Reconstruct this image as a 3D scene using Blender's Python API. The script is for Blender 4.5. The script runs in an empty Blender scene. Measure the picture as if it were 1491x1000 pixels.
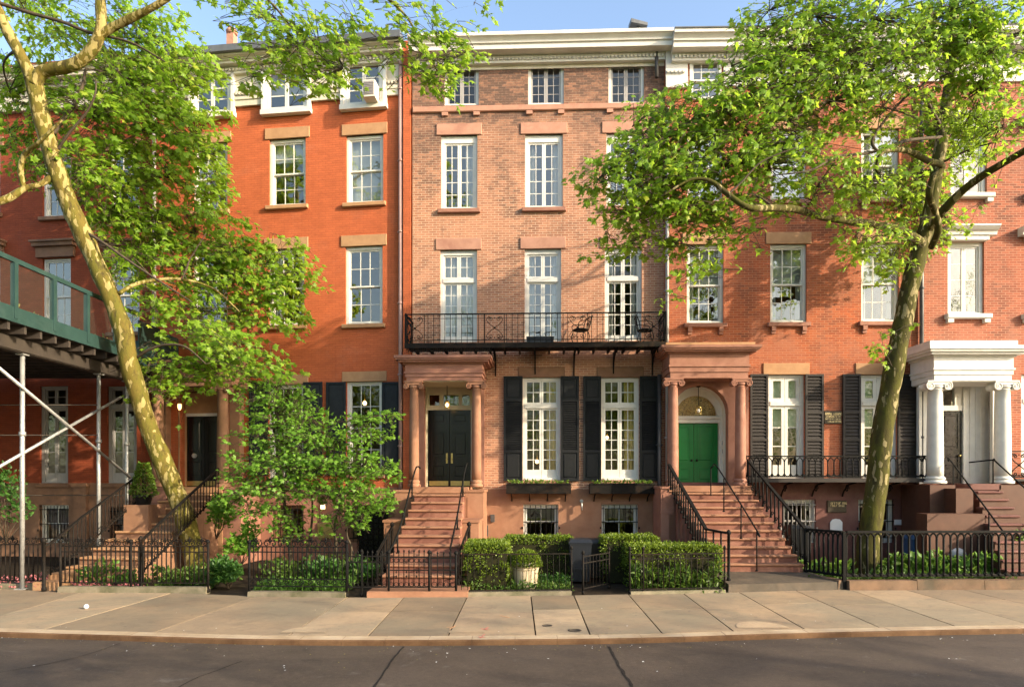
import bpy, math, random
import numpy as np
from mathutils import Vector, Matrix, noise
PI = math.pi
RN = random.Random(11)
SC = bpy.context.scene
COL = SC.collection
# camera: photograph focal length in pixels, vanishing point, eye height (metres)
F, CX, CY, EYE = 950.0, 750.0, 700.0, 2.4

def gnd(px, py, z=0.0):
    d = (EYE - z) * F / (py - CY)
    return Vector(((px - CX) * d / F, d, z))
def at(px, py, d):
    return Vector(((px - CX) * d / F, d, EYE + (CY - py) * d / F))

# ------------------------------------------------------------------ mesh builder
class MB:
    def __init__(s):
        s.v = []; s.f = []; s.m = []; s.sm = []; s.cur = 0
    def face(s, idx, smooth=False):
        s.f.append(tuple(idx)); s.m.append(s.cur); s.sm.append(smooth)
    def poly(s, pts, smooth=False):
        b = len(s.v); s.v += [tuple(p) for p in pts]
        s.face(range(b, b + len(pts)), smooth); return b
    def box(s, x0, x1, y0, y1, z0, z1):
        if x1 < x0: x0, x1 = x1, x0
        if y1 < y0: y0, y1 = y1, y0
        if z1 < z0: z0, z1 = z1, z0
        b = len(s.v)
        s.v += [(x0,y0,z0),(x1,y0,z0),(x1,y1,z0),(x0,y1,z0),(x0,y0,z1),(x1,y0,z1),(x1,y1,z1),(x0,y1,z1)]
        for q in ((0,3,2,1),(4,5,6,7),(0,1,5,4),(1,2,6,5),(2,3,7,6),(3,0,4,7)):
            s.face([b + i for i in q])
    def bevel_box(s, x0, x1, y0, y1, z0, z1, e=.015):
        # box with the front (y0) edges chamfered
        b = len(s.v)
        s.v += [(x0,y1,z0),(x1,y1,z0),(x1,y1,z1),(x0,y1,z1),
                (x0,y0+e,z0),(x1,y0+e,z0),(x1,y0+e,z1),(x0,y0+e,z1),
                (x0+e,y0,z0+e),(x1-e,y0,z0+e),(x1-e,y0,z1-e),(x0+e,y0,z1-e)]
        for i in range(4):
            j = (i + 1) % 4
            s.face([b+i, b+j, b+4+j, b+4+i]); s.face([b+4+i, b+4+j, b+8+j, b+8+i])
        s.face([b+8, b+9, b+10, b+11]); s.face([b, b+3, b+2, b+1])
    def hexa(s, p):   # 8 corners, bottom 4 then top 4
        b = len(s.v); s.v += [tuple(q) for q in p]
        for q in ((0,3,2,1),(4,5,6,7),(0,1,5,4),(1,2,6,5),(2,3,7,6),(3,0,4,7)):
            s.face([b + i for i in q])
    def beam(s, a, b_, w, h, up=Vector((0,0,1))):
        a = Vector(a); b_ = Vector(b_); d = (b_ - a).normalized()
        side = d.cross(up)
        if side.length < 1e-4: side = d.cross(Vector((1,0,0)))
        side.normalize(); u = side.cross(d).normalized()
        P = []
        for q in (a, b_):
            P.append([q - side*w/2 - u*h/2, q + side*w/2 - u*h/2, q + side*w/2 + u*h/2, q - side*w/2 + u*h/2])
        s.hexa(P[0] + P[1])
    def tube(s, pts, r, n=6, cap=True, smooth=True, jitter=0, seed=0):
        pts = [Vector(p) for p in pts]
        if not isinstance(r, (list, tuple)): r = [r] * len(pts)
        rings = []; prev = None
        for i, p in enumerate(pts):
            t = (pts[min(i+1, len(pts)-1)] - pts[max(i-1, 0)])
            if t.length < 1e-7: t = Vector((0,0,1))
            t.normalize()
            if prev is None:
                a = t.orthogonal().normalized()
            else:
                a = prev - t * prev.dot(t)
                if a.length < 1e-5: a = t.orthogonal()
                a.normalize()
            prev = a; c = t.cross(a)
            b = len(s.v); rings.append(b)
            for k in range(n):
                w = 2 * PI * k / n; rr = r[i]
                if jitter:
                    q = p + (a*math.cos(w) + c*math.sin(w)) * rr
                    rr *= 1 + jitter * noise.noise(q * 1.6 + Vector((seed, 0, 0))) + jitter*.5*noise.noise(q * 5 + Vector((0, seed, 0)))
                s.v.append(tuple(p + (a*math.cos(w) + c*math.sin(w)) * rr))
        for i in range(len(rings)-1):
            for k in range(n):
                k2 = (k+1) % n
                s.face([rings[i]+k, rings[i]+k2, rings[i+1]+k2, rings[i+1]+k], smooth)
        if cap and n > 2:
            s.face([rings[0]+k for k in reversed(range(n))]); s.face([rings[-1]+k for k in range(n)])
    def lathe(s, prof, c, n=16, smooth=True):
        rings = []
        for r, z in prof:
            b = len(s.v); rings.append(b)
            for k in range(n):
                w = 2*PI*k/n
                s.v.append((c[0] + r*math.cos(w), c[1] + r*math.sin(w), c[2] + z))
        for i in range(len(rings)-1):
            for k in range(n):
                k2 = (k+1) % n
                s.face([rings[i]+k, rings[i]+k2, rings[i+1]+k2, rings[i+1]+k], smooth)
        s.face([rings[0]+k for k in reversed(range(n))]); s.face([rings[-1]+k for k in range(n)])
    def cyl_y(s, cx, cz, r, y0, y1, n=16):
        b = len(s.v)
        for y in (y0, y1):
            for k in range(n):
                w = 2*PI*k/n; s.v.append((cx + r*math.cos(w), y, cz + r*math.sin(w)))
        for k in range(n):
            k2 = (k+1) % n; s.face([b+k, b+k2, b+n+k2, b+n+k], True)
        s.face([b+k for k in range(n)]); s.face([b+n+k for k in reversed(range(n))])
    def prism(s, poly, y0, y1):      # polygon in (x,z), extruded in y
        n = len(poly); b = len(s.v)
        s.v += [(x, y0, z) for x, z in poly] + [(x, y1, z) for x, z in poly]
        s.face([b+i for i in range(n)]); s.face([b+n+i for i in reversed(range(n))])
        for i in range(n):
            j = (i+1) % n; s.face([b+i, b+n+i, b+n+j, b+j])
    def profile_x(s, prof, x0, x1, ret=True):   # (y,z) profile swept along x (moulding) with closed ends
        n = len(prof); b = len(s.v)
        s.v += [(x0, y, z) for y, z in prof] + [(x1, y, z) for y, z in prof]
        s.face([b+i for i in range(n)]); s.face([b+n+i for i in reversed(range(n))])
        for i in range(n):
            j = (i+1) % n; s.face([b+i, b+n+i, b+n+j, b+j])
    def build(s, name, mats, parent=None, label=None):
        me = bpy.data.meshes.new(name)
        me.from_pydata([tuple(v) for v in s.v], [], s.f)
        if not isinstance(mats, (list, tuple)): mats = [mats]
        for m in mats: me.materials.append(m)
        me.polygons.foreach_set('material_index', s.m)
        me.polygons.foreach_set('use_smooth', s.sm)
        me.update()
        o = bpy.data.objects.new(name, me); COL.objects.link(o)
        if parent: o.parent = parent
        if label: o['label'] = label
        return o

def tag(o, label, cat, group=None, kind=None):
    if label: o['label'] = label
    if cat: o['category'] = cat
    if group: o['group'] = group
    if kind: o['kind'] = kind
    return o
def empty(name, label, cat, loc=(0,0,0), rz=0.0, group=None):
    o = bpy.data.objects.new(name, None); COL.objects.link(o)
    o.location = loc; o.rotation_euler = (0, 0, rz); o.empty_display_size = .2
    return tag(o, label, cat, group)
def clone(o, parent=None):
    c = o.copy(); COL.objects.link(c)
    if parent: c.parent = parent
    for ch in list(o.children): clone(ch, c)
    return c
def smooth_path(pts, n=6):
    pts = [Vector(p) for p in pts]; out = []
    for i in range(len(pts)-1):
        p0 = pts[max(i-1,0)]; p1 = pts[i]; p2 = pts[i+1]; p3 = pts[min(i+2, len(pts)-1)]
        for k in range(n):
            t = k / n
            out.append(.5*((2*p1) + (p2-p0)*t + (2*p0-5*p1+4*p2-p3)*t*t + (3*p1-p0-3*p2+p3)*t**3))
    out.append(pts[-1]); return out

# ------------------------------------------------------------------ materials
class NT:
    def __init__(s, name):
        s.mat = bpy.data.materials.new(name); s.mat.use_nodes = True
        s.t = s.mat.node_tree; s.t.nodes.clear()
        s.out = s.t.nodes.new('ShaderNodeOutputMaterial')
    def n(s, typ, **kw):
        nd = s.t.nodes.new('ShaderNode' + typ)
        ins = kw.pop('ins', {})
        for k, v in kw.items(): setattr(nd, k, v)
        for k, v in ins.items():
            if isinstance(v, bpy.types.NodeSocket): s.t.links.new(v, nd.inputs[k])
            else: nd.inputs[k].default_value = v
        return nd
    def link(s, a, b): s.t.links.new(a, b)
    def coord(s, kind='Object'):
        return s.n('TexCoord').outputs[kind]
    def noise(s, vec, scale, detail=4, rough=.6, dist=0.0):
        return s.n('TexNoise', ins={'Vector': vec, 'Scale': scale, 'Detail': detail, 'Roughness': rough, 'Distortion': dist}).outputs['Fac']
    def ramp(s, fac, stops):
        r = s.n('ValToRGB', ins={'Fac': fac}); cr = r.color_ramp
        while len(cr.elements) < len(stops): cr.elements.new(.5)
        for e, (p, c) in zip(cr.elements, stops):
            e.position = p; e.color = c if isinstance(c, tuple) and len(c) == 4 else ((*c, 1) if isinstance(c, tuple) else (c, c, c, 1))
        return r.outputs['Color']
    def mix(s, fac, a, b, blend='MIX'):
        m = s.n('Mix', data_type='RGBA', blend_type=blend)
        for k, v in ((0, fac), (6, a), (7, b)):
            if isinstance(v, bpy.types.NodeSocket): s.t.links.new(v, m.inputs[k])
            elif k == 0: m.inputs[0].default_value = v
            else: m.inputs[k].default_value = (*v, 1) if len(v) == 3 else v
        return m.outputs[2]
    def math(s, op, a, b=0.0, c=0.0):
        m = s.n('Math', operation=op)
        for i, v in enumerate((a, b, c)):
            if isinstance(v, bpy.types.NodeSocket): s.t.links.new(v, m.inputs[i])
            else: m.inputs[i].default_value = v
        return m.outputs[0]
    def bump(s, h, strength=.3, dist=.01):
        return s.n('Bump', ins={'Height': h, 'Strength': strength, 'Distance': dist}).outputs['Normal']
    def bsdf(s, color, rough=.6, normal=None, spec=.4, metal=0.0, **kw):
        b = s.n('BsdfPrincipled')
        for k, v in (('Base Color', color), ('Roughness', rough), ('Normal', normal), ('Specular IOR Level', spec), ('Metallic', metal)):
            if v is None: continue
            if isinstance(v, bpy.types.NodeSocket): s.t.links.new(v, b.inputs[k])
            else: b.inputs[k].default_value = (*v, 1) if isinstance(v, tuple) else v
        for k, v in kw.items(): b.inputs[k.replace('_', ' ')].default_value = v
        return b.outputs['BSDF']
    def done(s, shader):
        s.link(shader, s.out.inputs['Surface']); return s.mat

def surf(name, c, c2=None, scale=6, rough=.6, spec=.4, metal=0.0, bump=.15, streak=False, bscale=40, stain=None):
    t = NT(name); v = t.coord()
    c2 = c2 or tuple(x*.72 for x in c)
    vv = v
    if streak: vv = t.n('Mapping', ins={'Vector': v, 'Scale': (1, 1, .18)}).outputs[0]
    f = t.noise(vv, scale, 6, .65)
    col = t.mix(t.ramp(f, [(.35, 0.0), (.65, 1.0)]), c2, c)
    if stain:
        g = t.noise(vv, scale*.35, 7, .7, .4)
        col = t.mix(t.ramp(g, [(.52, 0.0), (.68, .8)]), col, stain)
    nrm = t.bump(t.noise(v, bscale, 5), bump, .01) if bump else None
    r = t.ramp(t.noise(v, scale*1.7, 3), [(.3, rough*.82), (.7, min(1, rough*1.12))])
    return t.done(t.bsdf(col, r, nrm, spec, metal))

def brick(name, c1, c2, mortar, dark, dark_amt=.25, paint=None, paint_amt=0.0, mort_size=.008, patch=None, soot=None, blotch=None):
    t = NT(name); v = t.coord()
    sx = t.n('SeparateXYZ', ins={'Vector': v})
    wob = t.noise(v, 1.3, 2)
    u = t.math('ADD', sx.outputs[0], sx.outputs[1])
    z = t.math('ADD', sx.outputs[2], t.math('MULTIPLY', wob, .015))
    vec = t.n('CombineXYZ', ins={'X': u, 'Y': z}).outputs[0]
    b = t.n('TexBrick', offset=.5, ins={'Vector': vec, 'Color1': (0,0,0,1), 'Color2': (1,1,1,1), 'Mortar': (.5,.5,.5,1), 'Scale': 1.0,
            'Mortar Size': mort_size, 'Mortar Smooth': .35, 'Bias': 0.0, 'Brick Width': .215, 'Row Height': .0685})
    col = t.mix(b.outputs['Color'], c1, c2)
    f1 = t.noise(v, .55, 5, .7); f2 = t.noise(v, 14, 4, .7)
    # worn and sooty bricks, in patches
    k = t.math('MULTIPLY', t.ramp(f1, [(.46, 0.0), (.66, 1.0)]), t.ramp(t.math('ADD', t.math('MULTIPLY', b.outputs['Color'], .45), f2), [(.55, 0.0), (.8, 1.0)]))
    col = t.mix(t.math('MULTIPLY', k, dark_amt), col, dark)
    col = t.mix(t.math('MULTIPLY', t.ramp(f2, [(.3, 1.0), (.62, 0.0)]), .35), col, tuple(x*.55 for x in c1))
    col = t.mix(b.outputs['Fac'], col, mortar)
    if blotch:
        col = t.mix(t.ramp(t.noise(t.n('Mapping', ins={'Vector': v, 'Scale': (1.0, 1.0, .6)}).outputs[0], .75, 6, .72, .6), [(.47, 0.0), (.66, .6)]), col, blotch)
        col = t.mix(t.ramp(t.noise(t.n('Mapping', ins={'Vector': v, 'Location': (7,3,1), 'Scale': (1.6, 1.0, .35)}).outputs[0], 1.1, 6, .75, .3), [(.54, 0.0), (.74, .5)]), col, dark)
    if soot:   # old soot high under the eaves, ragged
        zz = t.math('ADD', t.math('DIVIDE', t.math('SUBTRACT', sx.outputs[2], soot[0]), soot[1]-soot[0]), t.math('MULTIPLY', t.math('SUBTRACT', f1, .5), 1.6))
        col = t.mix(t.math('MULTIPLY', t.ramp(zz, [(.25, 0.0), (.85, .92)]), t.ramp(t.math('ADD', t.math('MULTIPLY', b.outputs['Color'], .5), f2), [(.45, .45), (.8, 1.0)])), col, dark)
    if paint:
        f3 = t.noise(v, 1.1, 6, .72)
        pc = t.mix(t.ramp(t.noise(t.n('Mapping', ins={'Vector': v, 'Scale': (1.0, 1.0, 2.5)}).outputs[0], 2.2, 6, .7), [(.3, 0.0), (.7, 1.0)]), tuple(x*.66 for x in paint), paint)
        pc = t.mix(t.ramp(t.noise(v, .7, 6, .75, .4), [(.55, 0.0), (.72, .45)]), pc, (paint[0]*.82, paint[1]*1.25, paint[2]*2.0))
        pc = t.mix(t.ramp(t.noise(t.n('Mapping', ins={'Vector': v, 'Scale': (2.6, 1.0, .22)}).outputs[0], 1.4, 5, .7), [(.58, 0.0), (.78, .5)]), pc, tuple(x*.5 for x in paint))
        pc = t.mix(t.math('MULTIPLY', b.outputs['Color'], .22), pc, tuple(x*.6 for x in paint))
        pc = t.mix(t.math('MULTIPLY', b.outputs['Fac'], .62), pc, tuple(x*.55 for x in paint))
        col = t.mix(t.ramp(f3, [(paint_amt, 1.0), (paint_amt + .14, 0.0)]) if paint_amt < 1 else 1.0, col, pc)
    if patch:
        col = t.mix(t.ramp(t.noise(v, .8, 6, .75, .5), [(.6, 0.0), (.72, .55)]), col, patch)
    h = t.math('SUBTRACT', t.math('MULTIPLY', f2, .5), b.outputs['Fac'])
    return t.done(t.bsdf(col, .85, t.bump(h, .55, .012), .2))

M = {}
M['brick_orange'] = brick('painted_orange_brick', (.46,.085,.03), (.40,.07,.025), (.36,.08,.035), (.16,.04,.025), .5, paint=(.555,.140,.055), paint_amt=1.0)
M['brick_pink'] = brick('weathered_pink_brick', (.47,.225,.135), (.34,.145,.085), (.56,.41,.29), (.105,.066,.052), 1.0, soot=(9.6, 14.2), blotch=(.54,.27,.165))
M['brick_red'] = brick('worn_red_brick', (.42,.118,.05), (.31,.078,.035), (.40,.19,.11), (.10,.05,.038), .9, patch=(.50,.105,.032), blotch=(.34,.14,.085))
M['brick_rose'] = brick('rose_brick', (.37,.118,.066), (.275,.08,.045), (.40,.225,.15), (.10,.052,.04), .9, blotch=(.34,.15,.10), patch=(.42,.095,.04))
M['brick_far'] = brick('dull_red_brick', (.33,.078,.038), (.27,.06,.03), (.27,.10,.065), (.10,.035,.026), .6, paint=(.33,.074,.032), paint_amt=.62)  # brick tone lowered to carry the shade under the scaffold
M['stone_pink'] = surf('pink_brownstone', (.32,.165,.10), (.25,.122,.072), 2.2, .8, .25, stain=(.23,.105,.065))
M['stone_mauve'] = surf('mauve_brownstone', (.34,.165,.115), (.27,.125,.085), 3, .75, .25, stain=(.20,.088,.06))
M['stone_tan'] = surf('tan_sandstone', (.44,.25,.13), (.36,.195,.10), 3, .8, .25)
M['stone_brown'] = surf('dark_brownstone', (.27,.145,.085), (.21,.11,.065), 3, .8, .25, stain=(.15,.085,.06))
M['stone_maroon'] = surf('maroon_painted_stone', (.155,.06,.048), (.12,.046,.038), 2.5, .6, .3, stain=(.21,.105,.08))
M['stone_riser'] = surf('mottled_riser_stone', (.235,.10,.07), (.165,.07,.05), 2.2, .85, .2, stain=(.33,.17,.12))  # mottled, darker than the treads
M['stone_rust'] = surf('rust_painted_stone', (.10,.041,.024), (.078,.033,.020), 2.5, .6, .35)
M['lintel_pink'] = surf('rosy_lintel_stone', (.44,.235,.165), (.37,.19,.13), 3, .8, .25, stain=(.30,.14,.10))
M['white'] = surf('white_paint', (.68,.66,.60), (.60,.58,.53), 5, .5, .4, bump=.05)
M['cream'] = surf('old_cream_paint', (.60,.55,.45), (.48,.44,.34), 2.5, .65, .3, bump=.2, streak=True, stain=(.38,.33,.24))
M['cornice_white'] = surf('cornice_white_paint', (.63,.605,.55), (.55,.525,.475), 2.2, .55, .35, bump=.05, streak=True)
M['cream_in'] = surf('vestibule_cream_paint', (.60,.54,.38), (.55,.49,.35), 3, .5, .3, bump=.03)
M['tin'] = surf('grey_roof_tin', (.12,.125,.13), (.08,.085,.09), 3, .5, .5, bump=.1, streak=True)
M['roofing'] = surf('roof_felt', (.10,.10,.10), (.07,.07,.07), 2, .9, .2)
M['shutter_black'] = surf('black_shutter_paint', (.012,.0125,.0135), (.009,.0095,.0105), 6, .55, .25, bump=.05)
M['shutter_brown'] = surf('dark_brown_shutter_paint', (.036,.030,.027), (.028,.0235,.0215), 6, .6, .25, bump=.05)
M['shutter_slate'] = surf('slate_shutter_paint', (.018,.022,.027), (.013,.016,.020), 6, .6, .25, bump=.05)
M['iron'] = surf('black_iron_paint', (.011,.0105,.010), (.007,.007,.0068), 12, .7, .10, bump=.1)
M['iron_rust'] = surf('rusty_black_iron', (.014,.0115,.0095), (.009,.0078,.007), 9, .7, .12, bump=.2, stain=(.035,.02,.012))
M['door_black'] = surf('black_gloss_door_paint', (.008,.0072,.007), (.006,.0055,.0055), 5, .24, .35, bump=.02)
M['door_green'] = surf('green_gloss_door_paint', (.012,.19,.045), (.010,.165,.04), 4, .22, .5, bump=.02)
M['door_dark'] = surf('dark_brown_door_paint', (.020,.014,.013), (.016,.0115,.011), 4, .3, .5, bump=.02)
M['brass'] = surf('worn_brass', (.58,.44,.16), (.48,.35,.12), 8, .38, .5, .75, bump=.05)
M['steel'] = surf('galvanised_steel', (.50,.50,.49), (.36,.36,.35), 7, .45, .5, .55, bump=.05)
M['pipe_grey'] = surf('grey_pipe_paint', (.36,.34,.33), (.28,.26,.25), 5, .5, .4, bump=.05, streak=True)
M['pipe_dark'] = surf('dark_pipe_paint', (.07,.065,.065), (.05,.047,.047), 5, .5, .4, bump=.05)
M['pipe_mauve'] = surf('mauve_pipe_paint', (.40,.25,.22), (.32,.2,.18), 5, .5, .4, bump=.05, streak=True)
M['shed_green'] = surf('green_hoarding_paint', (.020,.050,.045), (.015,.039,.035), 3, .55, .35, bump=.1, stain=(.038,.068,.06))
M['shed_deck'] = surf('grimy_deck_steel', (.055,.043,.035), (.032,.026,.022), 3, .7, .3, bump=.2)
M['shed_beam'] = surf('grimy_shed_beam', (.050,.040,.032), (.036,.029,.024), 3, .6, .3, bump=.1)
M['plastic_grey'] = surf('slate_plastic', (.012,.015,.021), (.010,.012,.017), 5, .45, .4, bump=.05)
M['plastic_black'] = surf('black_plastic', (.018,.018,.02), (.014,.014,.016), 5, .45, .4, bump=.05)
M['plastic_blue'] = surf('blue_plastic', (.035,.10,.24), (.03,.085,.2), 5, .45, .4, bump=.05)
M['ac_white'] = surf('off_white_plastic', (.62,.57,.50), (.55,.50,.44), 5, .5, .4, bump=.02)
M['ac_grille'] = surf('grey_grille', (.30,.27,.27), (.24,.22,.22), 9, .6, .3, bump=.1)
M['barrel'] = surf('pale_planter_clay', (.55,.46,.32), (.44,.36,.24), 5, .8, .25, bump=.3)
M['paper'] = surf('white_card', (.72,.72,.72), (.68,.68,.68), 5, .7, .3, bump=.02)
M['curtain'] = surf('sheer_curtain', (.50,.485,.44), (.42,.41,.37), 4, .9, .1, bump=.1)
M['curtain_gold'] = surf('gold_curtain', (.55,.40,.13), (.46,.32,.10), 4, .9, .1, bump=.1)
M['blind'] = surf('pale_roller_blind', (.46,.47,.44), (.42,.43,.40), 3, .9, .1, bump=.02)
M['blind_green'] = surf('pale_green_roller_blind', (.42,.50,.36), (.38,.45,.32), 3, .9, .1, bump=.02)
M['room'] = surf('room_wall', (.16,.12,.09), (.13,.10,.075), 2, .9, .1, bump=0)
M['soil'] = surf('dark_soil', (.045,.033,.022), (.028,.021,.015), 6, .95, .1, bump=.5)
M['bronze'] = surf('bronze_plaque', (.06,.045,.03), (.04,.03,.02), 9, .45, .5, .5, bump=.1)
M['gilt'] = surf('gilt_lettering', (.62,.5,.26), (.55,.44,.22), 8, .5, .4, .3, bump=0)
M['pink_flower'] = surf('pink_petals', (.62,.22,.22), (.50,.14,.16), 5, .8, .2, bump=0)

def glassy(name, tint=(.9,.95,.95), refl=.30, rough=.02, wav=.10):
    t = NT(name); v = t.coord()
    nrm = t.bump(t.noise(v, 2.2, 2), wav, .06)
    fr = t.n('LayerWeight', ins={'Blend': .28}).outputs['Facing']
    fac = t.math('ADD', t.math('MULTIPLY', fr, .55), refl)
    tr = t.n('BsdfTransparent', ins={'Color': (*tint, 1)}).outputs[0]
    gl = t.n('BsdfGlossy', ins={'Color': (.86,.80,.68,1), 'Roughness': rough, 'Normal': nrm}).outputs[0]
    m = t.n('MixShader', ins={0: fac, 1: tr, 2: gl})
    return t.done(m.outputs[0])
M['glass'] = glassy('window_glass', refl=.22)
M['glass_clear'] = glassy('clear_window_glass', refl=.07)
M['glass_bright'] = glassy('bright_window_glass', refl=.40)

def glow(name, c, s):
    t = NT(name)
    return t.done(t.n('Emission', ins={'Color': (*c, 1), 'Strength': s}).outputs[0])
M['bulb'] = glow('lit_bulb', (1.0,.60,.22), 3.2)
M['bulb_soft'] = glow('lit_lamp_glass', (1.0,.55,.2), 1.6)

def leafmat(name, c, c2, trans=.45, tcol=None, rough=.45, yellow=None, fine=False):
    t = NT(name)
    rnd = t.n('NewGeometry').outputs['Random Per Island']
    col = t.mix(rnd, c, c2)
    if yellow:
        col = t.mix(t.ramp(rnd, [(.86, 0.0), (.95, 1.0)]), col, yellow)
    b = t.bsdf(col, rough, None, .35)
    tc = t.mix(.55, col, tcol or tuple(min(1, x*2.2) for x in c))
    tl = t.n('BsdfTranslucent', ins={'Color': tc}).outputs[0]
    return t.done(t.n('MixShader', ins={0: trans, 1: b, 2: tl}).outputs[0])
M['leaf_plane'] = leafmat('plane_tree_leaf', (.23,.37,.03), (.145,.275,.022), .55, (.52,.74,.06), yellow=(.38,.43,.05))
M['leaf_dog'] = leafmat('dogwood_leaf', (.12,.255,.026), (.175,.335,.036), .5, (.32,.55,.06))
M['leaf_hedge'] = leafmat('yew_hedge_leaf', (.175,.245,.02), (.05,.09,.009), .28, (.32,.44,.03))
M['leaf_dark'] = leafmat('dark_bush_leaf', (.035,.100,.016), (.060,.140,.022), .35, (.12,.26,.04))
M['leaf_ground'] = leafmat('ground_ivy_leaf', (.050,.115,.014), (.110,.175,.028), .35, (.18,.3,.04))
M['leaf_hosta'] = leafmat('broad_bed_leaf', (.13,.26,.035), (.08,.18,.025), .4, (.3,.45,.07))
M['leaf_box'] = leafmat('topiary_leaf', (.16,.25,.03), (.10,.18,.02), .35, (.3,.42,.06))
M['leaf_dry'] = leafmat('dry_moss', (.26,.21,.06), (.16,.15,.035), .3, (.4,.35,.1))
t = NT('scaffold_netting'); M['netting'] = t.done(t.n('MixShader', ins={0: .07, 1: t.n('BsdfTransparent').outputs[0], 2: t.bsdf((.16,.17,.13), .8)}).outputs[0])
M['hedge_core'] = surf('hedge_twigs', (.030,.028,.012), (.016,.018,.008), 12, .95, .1, bump=.6)

def bark(name, olive, moss, cream, dark, thr=.62, rise=.0):
    """plane bark: olive ground, mossy streaks, strings of small pale flecks and a few larger peeled plates"""
    t = NT(name); v = t.coord(); z = t.n('SeparateXYZ', ins={'Vector': v}).outputs[2]
    warp = t.mix(.10, v, t.n('TexNoise', ins={'Vector': v, 'Scale': 5.0, 'Detail': 3.0}).outputs['Color'])
    m = t.n('Mapping', ins={'Vector': warp, 'Scale': (1, 1, .34)}).outputs[0]
    vo = t.n('TexVoronoi', feature='F1', ins={'Vector': m, 'Scale': 17.0}); pc = t.n('SeparateColor', ins={0: vo.outputs['Color']}).outputs[0]
    big = t.noise(m, 2.6, 5, .65, .5); st = t.noise(t.n('Mapping', ins={'Vector': warp, 'Scale': (1, 1, .22)}).outputs[0], 5.5, 4, .65)
    k = t.math('ADD', t.math('ADD', t.math('MULTIPLY', pc, .5), t.math('MULTIPLY', big, .75)), t.math('MULTIPLY', t.math('SUBTRACT', z, 4.0), rise))
    col = t.mix(t.ramp(st, [(.40, 0.0), (.60, 1.0)]), olive, moss)
    col = t.mix(t.ramp(t.noise(m, 9, 5, .7), [(.5, 0.0), (.64, .75)]), col, dark)
    fl = t.ramp(k, [(thr, 0.0), (thr+.035, 1.0)])
    col = t.mix(fl, col, t.mix(t.noise(v, 7, 3), cream, tuple(x*.62 for x in cream)))
    col = t.mix(t.math('MULTIPLY', t.noise(v, 34, 4), .4), col, dark)
    h = t.math('ADD', t.math('MULTIPLY', fl, -.5), t.math('ADD', st, t.math('MULTIPLY', t.noise(v, 30, 4), .5)))
    return t.done(t.bsdf(col, .85, t.bump(h, .6, .03), .15))
M['bark_yellow'] = bark('plane_bark_yellow', (.150,.112,.022), (.115,.108,.016), (.42,.34,.13), (.045,.034,.014), .745, .012)
M['bark_green'] = bark('plane_bark_green', (.060,.052,.014), (.080,.080,.012), (.36,.30,.15), (.030,.025,.010), .79, .006)
M['bark_twig'] = surf('twig_bark', (.085,.062,.04), (.05,.038,.026), 8, .85, .2)
M['bark_red'] = surf('peeling_branch_bark', (.26,.16,.10), (.13,.085,.05), 5, .8, .2, bump=.3)

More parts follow.
